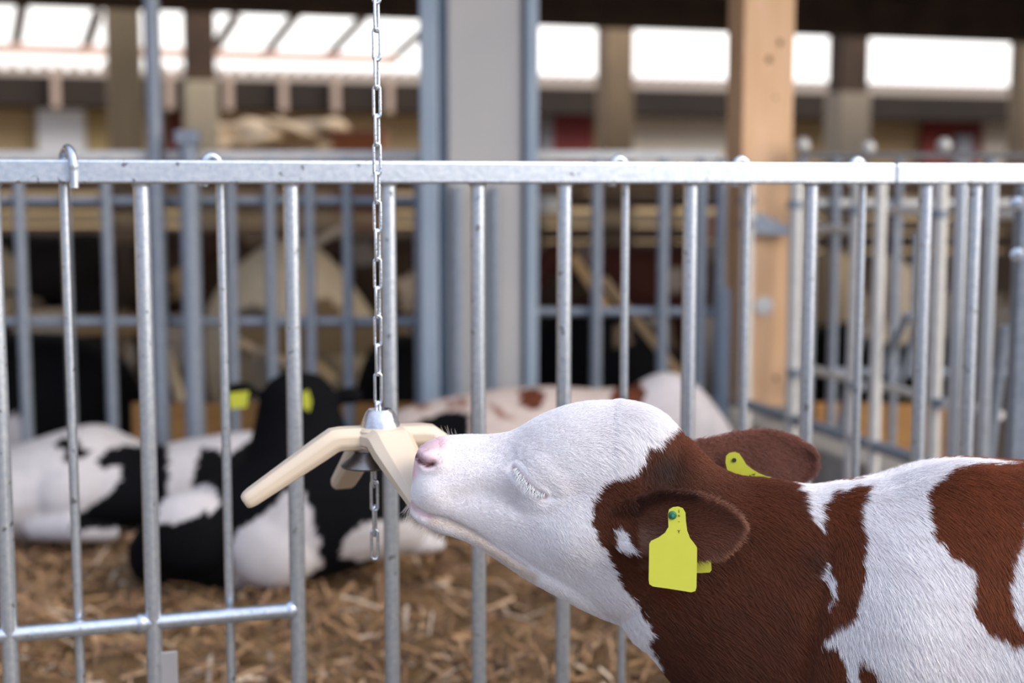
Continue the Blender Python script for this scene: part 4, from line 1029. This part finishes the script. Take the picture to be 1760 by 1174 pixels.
animal('lying_cow', 'black cow with a white flank patch lying behind the left rear fence', [[(-200, 640, -200, 880, .2), (-120, 595, -120, 890, .35), (-30, 575, -30, 880, .42), (60, 570, 60, 870, .42), (130, 578, 135, 850, .38), (190, 605, 200, 830, .3), (228, 650, 240, 800, .16)]], 5.75, BLK,
    [([(-250, 722), (-20, 722), (28, 712), (48, 730), (56, 760), (64, 800), (-250, 810)], WHT)], vox=.016, cat='cow')
animal('resting_cow', 'cream cow seen from behind between the third and fourth thick bars', [[(355, 535, 355, 640, .06), (375, 495, 375, 706, .2), (415, 450, 418, 718, .32), (465, 417, 468, 722, .38), (515, 411, 518, 722, .40), (560, 438, 562, 722, .38), (605, 490, 605, 718, .3), (645, 545, 645, 706, .12)]], 7.0, (.66, .53, .36),
    [([(390, 530), (440, 522), (470, 540), (440, 560), (395, 555)], (.16, .12, .09)), ([(535, 520), (570, 505), (590, 540), (560, 560), (530, 550)], (.2, .13, .07))], vox=.02, cat='cow')
animal('resting_cow', 'black cow half hidden behind the hanging chain and column', [[(612, 660, 612, 780, .1), (635, 600, 640, 800, .3), (680, 575, 685, 810, .38), (730, 580, 730, 810, .35), (775, 620, 775, 800, .2)]], 6.0, BLK, [], vox=.02, cat='cow')
animal('resting_cow', 'black cow lying right of the wide column behind the rear fence', [[(890, 590, 890, 780, .15), (925, 545, 928, 800, .33), (985, 528, 988, 810, .4), (1050, 530, 1055, 810, .4), (1110, 548, 1118, 800, .33), (1150, 590, 1155, 780, .2), (1185, 640, 1185, 760, .1)]], 6.1, BLK, [([(1055, 560), (1080, 556), (1085, 590), (1062, 600)], (.2, .14, .1))], vox=.02, cat='cow')
def stander(label, x0, x1, yt, yb, Y, base, polys, headleft=True):
    L_ = x1-x0; hd = [(x0-L_*.02, yt+20, x0-L_*.02, yt+70, .08), (x0+L_*.08, yt+5, x0+L_*.1, yb-60, .2), (x0+L_*.3, yt, x0+L_*.3, yb, .3), (x0+L_*.6, yt+2, x0+L_*.6, yb, .33), (x0+L_*.9, yt, x0+L_*.9, yb-10, .28), (x1+3, yt+25, x1+3, yb-50, .1)]
    zb = at(0, yb, Y).z; legs = []
    for fx in (.15, .85):
        for dy in (-.15, .15): legs.append((((x0+L_*fx, yb-30, dy), (x0+L_*fx, 318+CAMZ*FPX/Y-6, dy)), [.11, .055]))
    sgn = -1 if headleft else 1; xh = x0 if headleft else x1
    head = [(xh-sgn*10, yt+10, xh-sgn*10, yt+60, .12), (xh+sgn*30, yt-5, xh+sgn*25, yt+50, .10), (xh+sgn*60, yt+15, xh+sgn*45, yt+70, .10), (xh+sgn*85, yt+60, xh+sgn*65, yt+95, .07), (xh+sgn*95, yt+90, xh+sgn*80, yt+105, .05)]
    return animal('standing_cow', label, [hd, head], Y, base, polys, tubes=legs, vox=.02, cat='cow')
stander('black cow with a cream belly streak standing behind the two leftmost bars', -40, 190, 400, 530, 8.0, (.014, .011, .010), [([(-150, 522), (20, 508), (60, 512), (90, 535), (85, 552), (-150, 566)], (.6, .45, .3)), ([(-150, 430), (0, 420), (30, 450), (40, 500), (-150, 512)], (.42, .32, .2))])
stander('dark brown cow standing behind the tall round post', 235, 360, 395, 540, 8.3, (.05, .028, .018), [([(292, 470), (312, 460), (322, 500), (300, 520)], (.4, .25, .12))], False)
stander('dark brown cow standing behind the hanging chain', 580, 760, 405, 560, 8.3, (.06, .035, .022), [([(590, 420), (640, 410), (650, 450), (600, 460)], (.25, .2, .16)), ([(680, 480), (715, 470), (715, 530), (690, 540)], (.55, .42, .3))], True)
stander('dark red brown cow standing right of the wide column', 985, 1215, 420, 545, 8.4, (.075, .025, .018), [([(985, 425), (1020, 415), (1025, 450), (995, 455)], (.3, .2, .15)), ([(1145, 460), (1175, 455), (1178, 500), (1150, 500)], (.35, .28, .22))], True)
animal('resting_cow', 'cream headed cow looking out between the pale barrier uprights', [[(1498, 455, 1498, 560, .07), (1515, 440, 1515, 585, .12), (1540, 438, 1540, 600, .13), (1562, 455, 1560, 590, .10), (1578, 480, 1575, 560, .05)],
    [(1392, 585, 1392, 740, .1), (1420, 562, 1420, 762, .28), (1480, 552, 1480, 766, .33), (1550, 560, 1550, 766, .33), (1620, 575, 1620, 760, .28), (1660, 600, 1660, 740, .12)]], 6.3, BLK,
    [([(1480, 430), (1590, 430), (1590, 555), (1570, 590), (1500, 585), (1480, 560)], (.52, .42, .30))], vox=.018, cat='cow')
animal('resting_cow', 'cream cow rump between the light timber post and the barrier', [[(1396, 470, 1396, 700, .08), (1413, 430, 1418, 722, .2), (1440, 425, 1440, 726, .24), (1467, 450, 1462, 722, .18), (1482, 490, 1478, 700, .08)]], 6.9, (.55, .40, .24), [([(1380, 560), (1490, 560), (1490, 650), (1380, 650)], (.1, .06, .04))], vox=.018, cat='cow')
